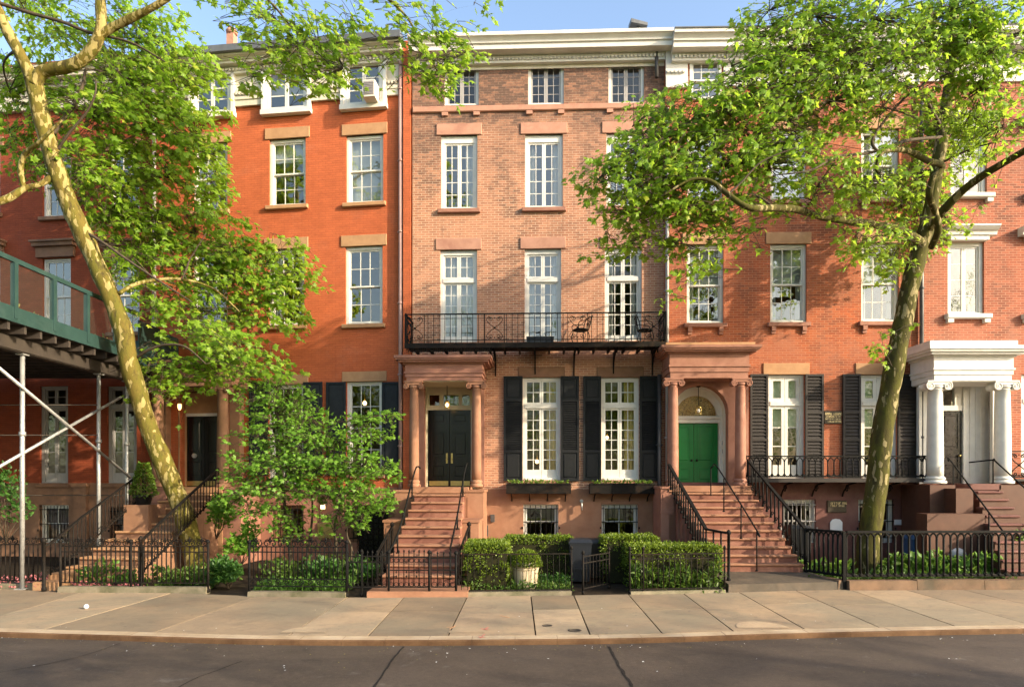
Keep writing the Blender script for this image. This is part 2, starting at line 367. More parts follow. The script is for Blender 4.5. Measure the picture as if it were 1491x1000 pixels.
def ground_mats():
    # pavement flags: tone per slab is stored on the mesh
    t = NT('pavement_flag'); v = t.coord()
    tone = t.n('Attribute', attribute_name='tone').outputs['Fac']
    base = t.mix(tone, (.17,.128,.088), (.36,.265,.172))
    f = t.noise(v, 1.1, 6, .7, .3)
    base = t.mix(t.ramp(f, [(.42, 0.0), (.68, .5)]), base, (.165,.125,.09))
    base = t.mix(t.math('MULTIPLY', t.ramp(t.noise(v, .45, 4), [(.45, 0.0), (.65, 1.0)]), .45), base, (.42,.29,.17))
    sp = t.noise(v, 55, 3, .8)
    base = t.mix(t.ramp(sp, [(.60, 0.0), (.75, .5)]), base, (.14,.12,.10))
    lg = t.noise(v, .33, 5, .65, .5)
    base = t.mix(t.ramp(lg, [(.40, .65), (.56, 0.0)]), base, (.20,.175,.125))
    mm = t.noise(v, 7, 6, .8)
    base = t.mix(t.ramp(mm, [(.5, 0.0), (.72, .5)]), base, (.15,.115,.085))
    spots = t.n('TexVoronoi', feature='F1', ins={'Vector': v, 'Scale': 2.3}).outputs['Distance']
    base = t.mix(t.ramp(spots, [(.045, .6), (.075, 0.0)]), base, (.11,.095,.08))
    sn = t.noise(t.n('Mapping', ins={'Vector': v, 'Location': (2,5,0), 'Scale': (.8, 1.3, 1)}).outputs[0], 1.5, 7, .78, .7)
    base = t.mix(t.ramp(sn, [(.54, 0.0), (.63, .42)]), base, (.14,.112,.085))
    base = t.mix(t.ramp(sn, [(.32, .3), (.40, 0.0)]), base, (.44,.34,.23))
    gum = t.n('TexVoronoi', feature='F1', ins={'Vector': v, 'Scale': 5.5}).outputs['Distance']
    base = t.mix(t.ramp(gum, [(.05, .55), (.09, 0.0)]), base, (.10,.085,.07))
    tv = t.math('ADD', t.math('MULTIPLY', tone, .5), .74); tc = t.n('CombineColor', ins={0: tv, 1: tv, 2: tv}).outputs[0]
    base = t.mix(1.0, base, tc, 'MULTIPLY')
    M['flag'] = t.done(t.bsdf(base, .82, t.bump(t.math('ADD', sp, f), .25, .008), .25))
    t = NT('asphalt'); v = t.coord()
    f = t.noise(v, .5, 5, .65, .4); g = t.noise(v, 90, 3, .8); w = t.noise(t.n('Mapping', ins={'Vector': v, 'Scale': (.25, 1.2, 1)}).outputs[0], 1.2, 5, .6)
    base = t.mix(t.ramp(f, [(.35, 0.0), (.65, 1.0)]), (.052,.039,.030), (.082,.062,.048))
    base = t.mix(t.ramp(w, [(.55, 0.0), (.75, .6)]), base, (.092,.068,.050))
    base = t.mix(t.ramp(g, [(.55, 0.0), (.72, .7)]), base, (.14,.11,.085))
    md = t.noise(v, 14, 5, .75)
    base = t.mix(t.ramp(md, [(.52, 0.0), (.7, .45)]), base, (.125,.095,.07))
    base = t.mix(t.ramp(md, [(.3, .5), (.44, 0.0)]), base, (.026,.021,.017))
    base = t.mix(t.ramp(g, [(.30, .6), (.42, 0.0)]), base, (.022,.020,.019))
    pale = t.noise(v, 1.05, 6, .75, .6)
    base = t.mix(t.ramp(pale, [(.60, 0.0), (.70, .55)]), base, (.165,.145,.128))
    oil = t.noise(t.n('Mapping', ins={'Vector': v, 'Location': (3,9,0), 'Scale': (.5, 1.0, 1)}).outputs[0], 1.7, 6, .75, .8)
    base = t.mix(t.ramp(oil, [(.58, 0.0), (.68, .5)]), base, (.028,.023,.020))
    M['asphalt'] = t.done(t.bsdf(base, .72, t.bump(g, .45, .006), .3))
    t = NT('kerb_stone'); v = t.coord()
    f = t.noise(v, 1.3, 6, .7); g = t.noise(v, 45, 3, .8)
    base = t.mix(t.ramp(f, [(.38, 0.0), (.62, 1.0)]), (.34,.25,.16), (.46,.36,.25))
    base = t.mix(t.ramp(g, [(.58, 0.0), (.74, .55)]), base, (.17,.13,.09))
    z = t.n('SeparateXYZ', ins={'Vector': v}).outputs[2]
    rust = t.math('MULTIPLY', t.ramp(t.noise(v, 2.4, 5, .7), [(.36, 0.0), (.6, .85)]), t.ramp(z, [(-.0, 0.0), (.0, 0.0)]))
    M['kerb'] = t.done(t.bsdf(base, .8, t.bump(g, .4, .008), .25))
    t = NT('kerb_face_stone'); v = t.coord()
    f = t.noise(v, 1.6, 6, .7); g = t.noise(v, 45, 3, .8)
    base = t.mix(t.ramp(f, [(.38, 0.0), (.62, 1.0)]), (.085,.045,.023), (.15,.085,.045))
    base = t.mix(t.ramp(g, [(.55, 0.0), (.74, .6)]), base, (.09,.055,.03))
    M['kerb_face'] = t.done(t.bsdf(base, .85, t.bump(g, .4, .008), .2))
ground_mats()
M['plinth_grey'] = surf('mossy_plinth_stone', (.22,.185,.13), (.13,.12,.075), 4, .85, .2, bump=.4, stain=(.08,.08,.04))
M['plinth_brown'] = surf('brownstone_plinth', (.19,.118,.075), (.11,.075,.05), 2.5, .85, .2, bump=.3, stain=(.07,.06,.042))
M['bluestone'] = surf('bluestone_slab', (.088,.070,.053), (.060,.050,.039), 3, .8, .25, bump=.2, stain=(.12,.09,.065))
M['earth'] = surf('far_ground', (.10,.11,.07), (.07,.08,.05), .5, .95, .1, bump=0)
# ------------------------------------------------------------------ houses
class House:
    def __init__(s, ox, oy, tan, label):
        th = math.atan(tan); s.c, s.s = math.cos(th), math.sin(th); s.ox, s.oy = ox, oy
        s.root = empty('brick_house', label, 'house', (ox, oy, 0), -th)
        s.th = th; s.open = []
    def u(s, px, off=0.0):
        k = (px - CX) / F
        return (k*(s.oy + off*s.c) - s.ox - off*s.s) / (s.c + k*s.s)
    def d(s, px, off=0.0):
        return s.oy - s.u(px, off)*s.s + off*s.c
    def z(s, py, px, off=0.0):
        return EYE + (CY - py) * s.d(px, off) / F
    def w(s, u, y, z):     # local -> world
        return Vector((s.ox + u*s.c + y*s.s, s.oy - u*s.s + y*s.c, z))
    def wpx(s, px, off=0.0):
        p = s.w(s.u(px, off), off, 0); return p
    def rect(s, x0, x1, yt, yb, off=0.0):
        m = (x0 + x1) / 2
        return s.u(x0, off), s.u(x1, off), s.z(yb, m, off), s.z(yt, m, off)
    def build_walls(s, u0, u1, z0, z1, mat, base_mat, zb, depth=11.0, proud=.03, back_z=None):
        """front wall with real openings, side and rear walls; below zb a separate basement wall, slightly proud"""
        def front(a, b, c, d, y, ops, mb, rev):
            xs = sorted({a, b, *[o[0] for o in ops], *[o[1] for o in ops]}); zs = sorted({c, d, *[o[2] for o in ops], *[o[3] for o in ops]})
            for i in range(len(xs)-1):
                for j in range(len(zs)-1):
                    cx, cz = (xs[i]+xs[i+1])/2, (zs[j]+zs[j+1])/2
                    if any(o[0] < cx < o[1] and o[2] < cz < o[3] for o in ops): continue
                    mb.poly([(xs[i],y,zs[j]),(xs[i+1],y,zs[j]),(xs[i+1],y,zs[j+1]),(xs[i],y,zs[j+1])])
            for o in ops:
                p, q, r, t = o[:4]
                mb.poly([(p,y,r),(p,y,t),(p,rev,t),(p,rev,r)]); mb.poly([(q,y,r),(q,rev,r),(q,rev,t),(q,y,t)])
                mb.poly([(p,y,t),(q,y,t),(q,rev,t),(p,rev,t)]); mb.poly([(p,y,r),(p,rev,r),(q,rev,r),(q,y,r)])
        mb = MB()
        front(u0, u1, zb, z1, 0, [o for o in s.open if o[2] >= zb - .3], mb, .24)
        for x in (u0, u1): mb.poly([(x,0,0),(x,depth,0),(x,depth,z1),(x,0,z1)])
        mb.poly([(u0,depth,0),(u1,depth,0),(u1,depth,z1),(u0,depth,z1)])
        s.wall = mb.build('wall', mat, s.root)
        if base_mat:
            b = MB(); ops = [o for o in s.open if o[2] < zb - .3]
            front(u0, u1, 0, zb, -proud, ops, b, .24)
            b.poly([(u0,-proud,zb),(u1,-proud,zb),(u1,0.0,zb),(u0,0.0,zb)])
            for x in (u0, u1): b.poly([(x,-proud,0),(x,0,0),(x,0,zb),(x,-proud,zb)])
            b.build('basement_wall', base_mat, s.root)
        r = MB(); r.box(u0, u1, -.02, depth, z1, z1+.12); r.build('roof', M['roofing'], s.root)
        # rooms behind the windows: floors
        fl = MB()
        for z in s.floors: fl.box(u0+.05, u1-.05, .3, depth-.05, z-.12, z)
        fl.box(u0+.05, u1-.05, 4.2, 4.3, .05, z1-.05)
        fl.build('room', M['room'], s.root)

def lattice(mb, a, b, c, d, cols, rows, stile, munt, y0, y1, foot=None):
    """a glazed leaf: stiles, rails and muntins"""
    foot = foot or stile
    mb.box(a, a+stile, y0, y1, c, d); mb.box(b-stile, b, y0, y1, c, d)
    mb.box(a+stile, b-stile, y0, y1, c, c+foot); mb.box(a+stile, b-stile, y0, y1, d-stile, d)
    ym = (y0+y1)/2; e = .012
    w = (b-a-2*stile)/cols; h = (d-c-stile-foot)/rows
    zs = [c+foot] + [c+foot+h*j for j in range(1, rows)] + [d-stile]
    for i in range(1, cols):
        x = a+stile+w*i; mb.box(x-munt/2, x+munt/2, ym-e, ym+e, c+foot, d-stile)
    for j in range(1, rows):
        z = zs[j]
        for i in range(cols):
            xa = a+stile+w*i + (munt/2 if i else 0); xb = a+stile+w*(i+1) - (munt/2 if i < cols-1 else 0)
            mb.box(xa, xb, ym-e*.8, ym+e*.8, z-munt/2, z+munt/2)

def window(h, r, kind, cols=2, rows=4, frame='white', glass='glass', lintel=None, sill=None, curtain=None, trans=.2,
           fw=.075, sash=None, lint_h=.33, lint_over=.13, y=.0, sill_h=.12, foot=None, cas_top=.07, munt=.026, bracket=False):
    a, b, c, d = r; h.open.append(r)
    mb = MB(); y0, y1 = y+.07, y+.20
    mb.box(a, a+fw, y0, y1, c, d); mb.box(b-fw, b, y0, y1, c, d)
    mb.box(a+fw, b-fw, y0, y1, d-cas_top, d); mb.box(a+fw, b-fw, y0-.03, y1, c, c+.06)
    root = mb.build('window', M[frame], h.root)
    A, B, C, D = a+fw, b-fw, c+.06, d-cas_top
    sm = MB(); ys0, ys1 = y+.105, y+.15
    if kind == 'hung':
        m = C + (D-C)*trans if trans > .3 else (C+D)/2
        lattice(sm, A, B, m-.02, D, cols, rows, .045, munt, ys0, ys1-.003)
        lattice(sm, A, B, C, m+.02, cols, rows, .045, munt, ys1+.003, ys1+.045, .06)
    elif kind == 'casement':
        m = (A+B)/2
        lattice(sm, A, m-.004, C, D, cols, rows, .05, munt, ys0, ys1, foot); lattice(sm, m+.004, B, C, D, cols, rows, .05, munt, ys0, ys1, foot)
    elif kind == 'french':
        t = D - (D-C)*trans; m = (A+B)/2
        sm.box(A, B, y0-.02, y1-.01, t-.06, t+.06)
        for (p, q) in ((A, m-.004), (m+.004, B)):
            lattice(sm, p, q, t+.06, D, cols, 2, .05, munt, ys0, ys1)
            lattice(sm, p, q, C, t-.06, cols, rows, .055, munt, ys0, ys1, foot or .28)
    elif kind == 'plain':
        t = D - (D-C)*trans; m = (A+B)/2
        sm.box(A, B, y0-.02, y1-.01, t-.05, t+.07)
        for (p, q) in ((A, m-.004), (m+.004, B)):
            lattice(sm, p, q, t+.07, D, 1, 1, .1, munt, ys0, ys1)
            lattice(sm, p, q, C, t-.05, cols, rows, .085, munt, ys0, ys1, foot or .32)
    sm.build('sash', M[sash or frame], root)
    g = MB(); gy = y+.128 if kind != 'hung' else y+.126
    if kind == 'hung':
        g.poly([(A+.02,gy,m),(B-.02,gy,m),(B-.02,gy,D-.02),(A+.02,gy,D-.02)]); gy += .047
        g.poly([(A+.02,gy,C+.02),(B-.02,gy,C+.02),(B-.02,gy,m),(A+.02,gy,m)])
    else:
        g.poly([(A+.02,gy,C+.02),(B-.02,gy,C+.02),(B-.02,gy,D-.02),(A+.02,gy,D-.02)])
    g.build('pane', M[glass], root)
    if lintel:
        l = MB(); l.bevel_box(a-lint_over, b+lint_over, -.035, .10, d+.0, d+lint_h, .012); l.build('lintel', M[lintel], root)
    if sill:
        l = MB(); l.bevel_box(a-.09, b+.09, -.10, .2, c-sill_h, c-.0, .015)
        if bracket:
            for x in (a+.02, b-.14): l.box(x, x+.12, -.09, 0, c-sill_h-.12, c-sill_h); l.box(x, x+.12, -.05, 0, c-sill_h-.2, c-sill_h-.12)
        l.build('sill', M[sill], root)
    if curtain:
        cm = MB(); W = B-A
        def drape(x0, x1, z0, z1, y=.30, fold=.13, amp=.03):
            n = max(6, int((x1-x0)/fold*6)); base = len(cm.v)
            for i in range(n+1):
                x = x0 + (x1-x0)*i/n; yy = y + amp*math.sin(2*PI*(x-x0)/fold) + .012*math.sin(7*x)
                cm.v += [(x, yy, z0), (x, yy, z1)]
            for i in range(n): cm.face([base+2*i, base+2*i+2, base+2*i+3, base+2*i+1], True)
        k = curtain[0]; cmat = curtain[1] if len(curtain) > 1 else 'curtain'
        if k == 'sheer': drape(a, b, c, d)
        elif k == 'sides': drape(a, a+W*.3, c, d); drape(b-W*.3, b, c, d)
        elif k == 'right': drape(b-W*.42, b, c, d)
        elif k == 'blind': cm.box(a, b, .27, .275, c+(d-c)*(1-curtain[2]), d)
        elif k == 'half':  cm.box(a, b, .27, .275, c+(d-c)*.52, d); drape(a, a+W*.28, c, c+(d-c)*.53); drape(b-W*.22, b, c, c+(d-c)*.53)
        cm.build('blind' if k in ('blind',) else 'curtain', M[cmat], root)
    return root

def shutter(h, x0, x1, yt, yb, mat, style):
    a, b, c, d = h.rect(x0, x1, yt, yb)
    mb = MB(); y0, y1 = -.075, -.015; st = .055
    H = d - c
    bands = {'louvre': [(0, .27, 'p'), (.27, .76, 'l'), (.76, 1, 'd')], 'panel': [(0, .36, 'l'), (.36, .62, 'l'), (.62, 1, 'l')], 'flat': [(0, .4, 'p'), (.4, 1, 'p')]}[style]
    mb.box(a, a+st, y0, y1, c, d); mb.box(b-st, b, y0, y1, c, d)
    for i, (f0, f1, k) in enumerate(bands):
        z0, z1 = c+H*f0, c+H*f1
        mb.box(a+st, b-st, y0, y1, z0, z0+.07)
        if i == len(bands)-1: mb.box(a+st, b-st, y0, y1, z1-.06, z1); z1 -= .06
        z0 += .07
        if k == 'p' or k == 'd':
            mb.box(a+st, b-st, y0+.03, y1-.005, z0, z1); mb.bevel_box(a+st+.04, b-st-.04, y0+.012, y0+.031, z0+.04, z1-.04, .012)
            if k == 'd': mb.cyl_y((a+b)/2, (z0+z1)/2+.02, .035, y0+.002, y0+.02, 8)
        else:
            n = max(4, int((z1-z0)/(.052 if style == 'louvre' else .09)))
            for j in range(n):
                z = z0 + (z1-z0)*(j+.5)/n; e = (z1-z0)/n*.62
                mb.hexa([(a+st,y0+.008,z-e),(b-st,y0+.008,z-e),(b-st,y1-.008,z+e*.5),(a+st,y1-.008,z+e*.5),
                         (a+st,y0+.008,z-e+.012),(b-st,y0+.008,z-e+.012),(b-st,y1-.008,z+e*.5+.012),(a+st,y1-.008,z+e*.5+.012)])
            mb.poly([(a+st,y1-.002,z0),(b-st,y1-.002,z0),(b-st,y1-.002,z1),(a+st,y1-.002,z1)])
    o = mb.build('shutter', M[mat], h.root)
    return o

def volute(mb, cx, cz, r, y0, y1, sgn):
    mb.cyl_y(cx, cz, r*.86, y0+.012, y1-.012, 18)
    pts = []
    for i in range(34):
        t = i/33; w = -sgn*(t*2*PI*2.1) + (PI/2); rr = r*(1-t*.86)
        pts.append((cx + rr*math.cos(w), y0+.008, cz + rr*math.sin(w)))
    mb.tube(pts, [r*.15*(1-.45*i/33) for i in range(34)], 6)
    mb.cyl_y(cx, cz, r*.16, y0-.012, y0+.02, 8)

def ionic(h, uc, yc, zb, zt, r, mat, cap_w=None, cap_h=None, base=True):
    """a column: shaft mesh with capital and base as its own sub-parts"""
    cap_w = cap_w or r*2.0; vr = r*.62; ch = cap_h or vr*1.9
    z0 = zb + (.2 if base else 0); z1 = zt - ch
    mb = MB(); n = 8
    mb.lathe([(r*(1 + .02*math.sin(PI*i/n)) * (1 - .13*(i/n)**1.6), z0 + (z1-z0)*i/n) for i in range(n+1)] + [(r*.93, z1-.0+.01), (r*.93, z1+.03)], (uc, yc, 0), 22)
    col = mb.build('column', M[mat], h.root)
    c = MB(); yf, yb = yc-r*.95, yc+r*.95
    c.lathe([(r*.86, z1+.03), (r*1.02, z1+ch*.32), (r*1.05, z1+ch*.42), (r*.95, z1+ch*.5)], (uc, yc, 0), 20)
    for sg in (-1, 1): volute(c, uc+sg*(cap_w/1.0-vr*.55), z1+ch*.42, vr, yf, yb, sg)
    c.box(uc-cap_w+vr*.2, uc+cap_w-vr*.2, yf+.01, yb-.01, z1+ch*.56, z1+ch*.84)
    c.box(uc-cap_w*1.06, uc+cap_w*1.06, yf-.01, yb+.01, z1+ch*.84, zt)
    c.build('capital', M[mat], col)
    if base:
        b = MB(); b.lathe([(r*1.30, .0), (r*1.36, .025), (r*1.36, .06), (r*1.28, .08), (r*1.12, .09), (r*1.10, .11), (r*1.22, .125), (r*1.22, .155), (r*1.08, .18), (r*1.02, .2)], (uc, yc, zb), 22)
        b.build('column_base', M[mat], col)
    return col

def entablature(h, u0, u1, yf, zt, heights, mat, name='entablature', proj=.26):
    """heights: cornice, frieze, fascia, fascia - stacked down from zt; front at yf, back at the wall"""
    mb = MB(); hc, hf, f1, f2 = heights
    z = zt - hc
    prof = [(0, zt), (yf-proj, zt), (yf-proj, zt-hc*.32), (yf-proj+.03, zt-hc*.42), (yf-proj*.55, zt-hc*.75), (yf-proj*.55, zt-hc*.86), (yf-.04, z), (0, z)]
    # returns: same moulding, mitred by a stepped stack
    steps = [(proj, zt-hc*.36, zt), (proj*.86, zt-hc*.58, zt-hc*.36), (proj*.62, zt-hc*.82, zt-hc*.58), (.05, z, zt-hc*.82)]
    for p, a, b in steps: mb.box(u0-p, u1+p, yf-p, -.002, a, b)
    mb.box(u0, u1, yf, -.002, z-hf, z)
    mb.box(u0-.03, u1+.03, yf-.03, -.002, z-hf-.05, z-hf)
    mb.box(u0+.0, u1-.0, yf+.002, -.002, z-hf-.05-f1, z-hf-.05)
    mb.box(u0+.03, u1-.03, yf+.03, -.002, z-hf-.05-f1-f2, z-hf-.05-f1)
    return mb.build(name, M[mat], h.root), z-hf-.05-f1-f2

def panel_door(h, a, b, c, d, y, mat, leaves=1, panels=((.0,.30),(.33,.72),(.75,.97)), kick=None, handle='brass', name='door', hpos=.36, knocker=False):
    mb = MB(); gap = .012
    w = (b-a)/leaves
    for i in range(leaves):
        p, q = a+w*i+gap/2, a+w*(i+1)-gap/2
        mb.box(p, q, y, y+.06, c, d)
        for (f0, f1) in panels:
            z0, z1 = c+(d-c)*f0+.06, c+(d-c)*f1
            # raised frame round a raised field
            fr = .028
            mb.box(p+.09, q-.09, y-.018, y, z0, z0+fr); mb.box(p+.09, q-.09, y-.018, y, z1-fr, z1)
            mb.box(p+.09, p+.09+fr, y-.018, y, z0+fr, z1-fr); mb.box(q-.09-fr, q-.09, y-.018, y, z0+fr, z1-fr)
            mb.bevel_box(p+.16, q-.16, y-.016, y, z0+.075, z1-.075, .014)
    dr = mb.build(name, M[mat], h.root)
    if handle:
        for i in range(leaves):
            hb = MB(); m = (a+b)/2
            x = m + (-.075 if i == 0 else .075) if leaves == 2 else b-.09
            z = c+(d-c)*hpos
            if leaves == 2 and handle == 'brass':
                hb.box(x-.028, x+.028, y-.03, y, z-.13, z+.17); hb.lathe([(.0,-.03),(.026,-.02),(.03,0),(.026,.02),(0,.03)], (x, y-.055, z), 10)
            else:
                hb.lathe([(.0,-.035),(.028,-.022),(.034,0),(.028,.022),(0,.035)], (x, y-.05, z), 10); hb.cyl_y(x, z, .014, y-.05, y, 8)
            hb.build('handle', M['brass' if handle == 'brass' else handle], dr)
    if kick:
        kb = MB()
        for i in range(leaves): kb.box(a+w*i+.035, a+w*(i+1)-.035, y-.012, y-.001, c+.015, c+kick)
        kb.build('kick_plate', M['brass'], dr)
    if knocker:
        kb = MB(); kb.cyl_y((a+b)/2-.25*(b-a), c+(d-c)*.44, .075, y-.04, y-.001, 18); kb.build('knob', M['steel'], dr)
    return dr

def downpipe(h, u, y, z0, z1, r, mat, hopper=True):
    mb = MB(); mb.tube([(u,y,z0),(u,y,z1)], r, 10)
    z = z0+1.2
    while z < z1: mb.lathe([(r*1.25,0),(r*1.25,.06)], (u,y,z), 10); mb.box(u-r*1.6, u+r*1.6, y, y+.06, z+.02, z+.05); z += 2.1
    if hopper: mb.hexa([(u-r,y-r,z1-.25),(u+r,y-r,z1-.25),(u+r,y+r,z1-.25),(u-r,y+r,z1-.25),(u-r*2,y-r*2,z1),(u+r*2,y-r*2,z1),(u+r*2,y+r,z1),(u-r*2,y+r,z1)])
    return mb.build('downpipe', M[mat], h.root)

def basement_window(h, r, frame='white', bars=True, y=-.03, nb=7, mat='iron'):
    root = window(h, r, 'hung', 2, 1, frame, 'glass', y=.02, fw=.06)
    if bars:
        a, b, c, d = r; g = MB()
        for i in range(nb):
            x = a+.05+(b-a-.1)*i/(nb-1); g.tube([(x,-.02,c+.02),(x,-.02,d-.02)], .010, 5)
        for f in (.12, .5, .88): g.box(a, b, -.026, -.012, c+(d-c)*f-.012, c+(d-c)*f+.012)
        for x in (a-.03, b+.03): g.box(x-.02, x+.02, -.05, -.0305, c+(d-c)*.3, c+(d-c)*.36)
        g.build('window_grille', M[mat], root)
    return root

def stoop(h, top, bot, n, yt, yb, mat, landing_back=.05, nose=.045, riser='stone_riser'):
    """top/bot: (u0,u1,z) at the landing edge and at the lowest tread; straight flight of n treads between local y=yt and y=yb"""
    mb = MB()
    mb.box(top[0]-.1, top[1]+.1, yt, landing_back, top[2]-.16, top[2]); mb.box(top[0]-.1, top[1]+.1, yt+.03, landing_back, 0, top[2]-.16)
    lev = []
    for i in range(1, n+1):
        t = i/n; z = top[2] + (bot[2]-top[2])*t
        a = top[0] + (bot[0]-top[0])*t; b = top[1] + (bot[1]-top[1])*t
        y1 = yt + (yb-yt)*(i-1)/n; y0 = yt + (yb-yt)*i/n
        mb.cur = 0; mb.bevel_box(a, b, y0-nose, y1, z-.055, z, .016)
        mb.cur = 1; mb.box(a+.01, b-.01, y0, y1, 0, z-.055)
        lev.append((a, b, y0, z))
    return mb.build('stoop', [M[mat], M[riser]], h.root), lev

def each(name, mat, parent, fns):
    """one part per piece: fns are callables that fill a fresh builder"""
    for f in fns: mb = MB(); f(mb); mb.build(name, M[mat], parent)
# ------------------------------------------------------------------ ironwork pieces
def V2(a, b, t): return Vector(a)*(1-t) + Vector(b)*t
def gothic_rail(mb, a, b, n, zt, zb, r=.017, arch=.16, foot=True, cap=(.07,.035)):
    """balusters from a to b (points on the deck) joined by pointed arches; zt, zb are heights above the line (scalars)"""
    a, b = Vector(a), Vector(b); up = Vector((0,0,1))
    P = [V2(a, b, i/n) for i in range(n+1)]
    for i, p in enumerate(P):
        mb.tube([p+up*zb, p+up*(zt-arch)], r, 6)
        mb.tube([p+up*(zb+.0), p+up*(zb+.05)], r*1.6, 6)
    for i in range(n):
        p, q = P[i], P[i+1]; m = (p+q)/2
        for s_, e in ((p, m), (q, m)):
            mb.tube([s_+up*(zt-arch), s_*.72+e*.28+up*(zt-arch*.55), e+up*(zt-.03)], [r, r*.9, r*.8], 5, cap=False)
        if foot:
            mb.tube([p+up*(zb+.09), (p+m)/2+up*(zb+.03), m+up*(zb+.015), (q+m)/2+up*(zb+.03), q+up*(zb+.09)], r*.8, 5, cap=False)
    mb.beam(a+up*zt, b+up*zt, cap[0], cap[1]); mb.beam(a+up*zb, b+up*zb, .04, .03)
def scroll(mb, c, ux, uz, s, r=.008, turns=1.3, sg=1):
    c = Vector(c); pts = []
    for i in range(18):
        t = i/17; w = t*2*PI*turns; rr = s*(1-t*.8)
        pts.append(c + Vector(ux)*(rr*math.cos(w)*sg) + Vector(uz)*(rr*math.sin(w)))
    mb.tube(pts, r, 5, cap=False)
def ornament(mb, c, ux, h, w, r=.009):
    """wrought iron panel of four C-scrolls and a rosette"""
    c = Vector(c); ux = Vector(ux); uz = Vector((0,0,1))
    for sx in (-1, 1):
        for sz in (-1, 1):
            p = [c + uz*sz*.02 + ux*sx*.02, c + ux*sx*w*.30 + uz*sz*h*.16, c + ux*sx*w*.48 + uz*sz*h*.34, c + ux*sx*w*.36 + uz*sz*h*.47, c + ux*sx*w*.2 + uz*sz*h*.40]
            mb.tube(smooth_path(p, 4), r, 5, cap=False)
            scroll(mb, c + ux*sx*w*.24 + uz*sz*h*.36, ux*sx, uz*sz, w*.14, r*.9)
    mb.lathe([(0,-.03),(.03,-.015),(.03,.015),(0,.03)], c, 8)
    for sz in (-1, 1): mb.lathe([(0,-.022),(.022,0),(0,.022)], c+uz*sz*h*.42, 6)

# ------------------------------------------------------------------ the pink brick house in the middle
H2 = House(.7, 19.0, .035, 'weathered pink brick townhouse with long iron balcony, black double door and black shutters')
h = H2; sill3 = None
zl2 = h.z(709, 650, -1.2)
zb2 = h.z(712, 780)
h.floors = [zl2, h.z(500, 780), h.z(312, 780), h.z(160, 780)]
for i, (x0, x1) in enumerate(((647,697),(769,821),(886,938))):
    r = h.rect(x0, x1, 90, 153.5 - i*1.2); window(h, r, 'casement', 2, 4, fw=.085, cas_top=.09, glass='glass_clear', sash='pipe_grey', munt=.018)
for i, (x0, x1) in enumerate(((642,695),(764.5,819.5),(883,937))):
    r = h.rect(x0, x1, 197 - i*1.5, 305 - i*2); window(h, r, 'casement', 2, 5, fw=.09, cas_top=.2, lintel='lintel_pink', sill='stone_mauve', curtain=[('right','curtain'),('sides','curtain'),('sides','curtain')][i], glass='glass', munt=.02)
for i, (x0, x1) in enumerate(((641,694.5),(764,817),(880.5,934.5))):
    r = h.rect(x0, x1, 364 - i*1.5, 498 - i); window(h, r, 'french', 2, 5, fw=.08, cas_top=.13, trans=.30, lintel='lintel_pink', curtain=[('sheer',),('sides',),('sides',)][i], glass=['glass','glass','glass_clear'][i], munt=.02, foot=.12)
for i, (x0, x1) in enumerate(((761,816),(875.5,930.5))):
    r = h.rect(x0, x1, 549.5, 698.5); window(h, r, 'french', 2, 6, fw=.075, cas_top=.07, trans=.265, lintel='stone_brown', lint_h=.3, curtain=('right','curtain_gold'), glass='glass_clear', munt=.022, foot=.24)
for (x0, x1) in ((733.5,761),(816,843),(849,875),(931,958)): shutter(h, x0, x1, 548, 700, 'shutter_black', 'louvre')
for (x0, x1) in ((762,813),(876,929)):
    basement_window(h, h.rect(x0, x1, 734, 785, -.03))
# doorway
dr_open = (h.u(611), h.u(697), zl2, h.z(551, 650)); h.open.append(dr_open)
U0, U1 = h.u(600.5), h.u(969); ZT = h.z(70, 780)
h.build_walls(U0, U1, 0, ZT, M['brick_pink'], M['stone_pink'], zb2)
# painted end strip shared with the orange neighbour is on that house; vestibule
mb = MB(); a, b, c, d = dr_open; yd = .5
mb.box(a-.06, a, .0, yd+.1, c, d); mb.box(b, b+.06, .0, yd+.1, c, d); mb.box(a-.06, b+.06, .0, yd+.1, d, d+.06)
da, db = h.u(623, yd), h.u(686, yd); dz = h.z(597, 650, yd); tz0, tz1 = h.z(590.5, 650, yd), h.z(575, 650, yd)
mb.box(a, da-.05, yd-.04, yd+.09, c, d); mb.box(db+.05, b, yd-.04, yd+.09, c, d)
mb.box(da-.05, da, yd-.09, yd+.09, c, d); mb.box(db, db+.05, yd-.09, yd+.09, c, d)
mb.box(da, db, yd-.06, yd+.09, dz, tz0); mb.box(da, db, yd-.05, yd+.09, tz1, d-.001)
xs = [h.u(p, yd) for p in (625.5,640,646,668,673,684)]
mb.box(da, xs[0], yd-.03, yd+.05, tz0, tz1); mb.box(xs[1], xs[2], yd-.03, yd+.05, tz0, tz1); mb.box(xs[3], xs[4], yd-.03, yd+.05, tz0, tz1); mb.box(xs[5], db, yd-.03, yd+.05, tz0, tz1)
mb.box(a, b, -.02, yd-.05, c-.05, c-.001)
vest = mb.build('door_surround', M['cream_in'], h.root)
g = MB(); g.box(xs[0]-.01, xs[5]+.01, yd+.0, yd+.006, tz0-.01, tz1+.01); g.build('transom_pane', M['glass_clear'], vest)
panel_door(h, da+.005, db-.005, c+.01, dz-.005, yd, 'door_black', 2, kick=.16, panels=((.07,.30),(.36,.73),(.79,.97)))
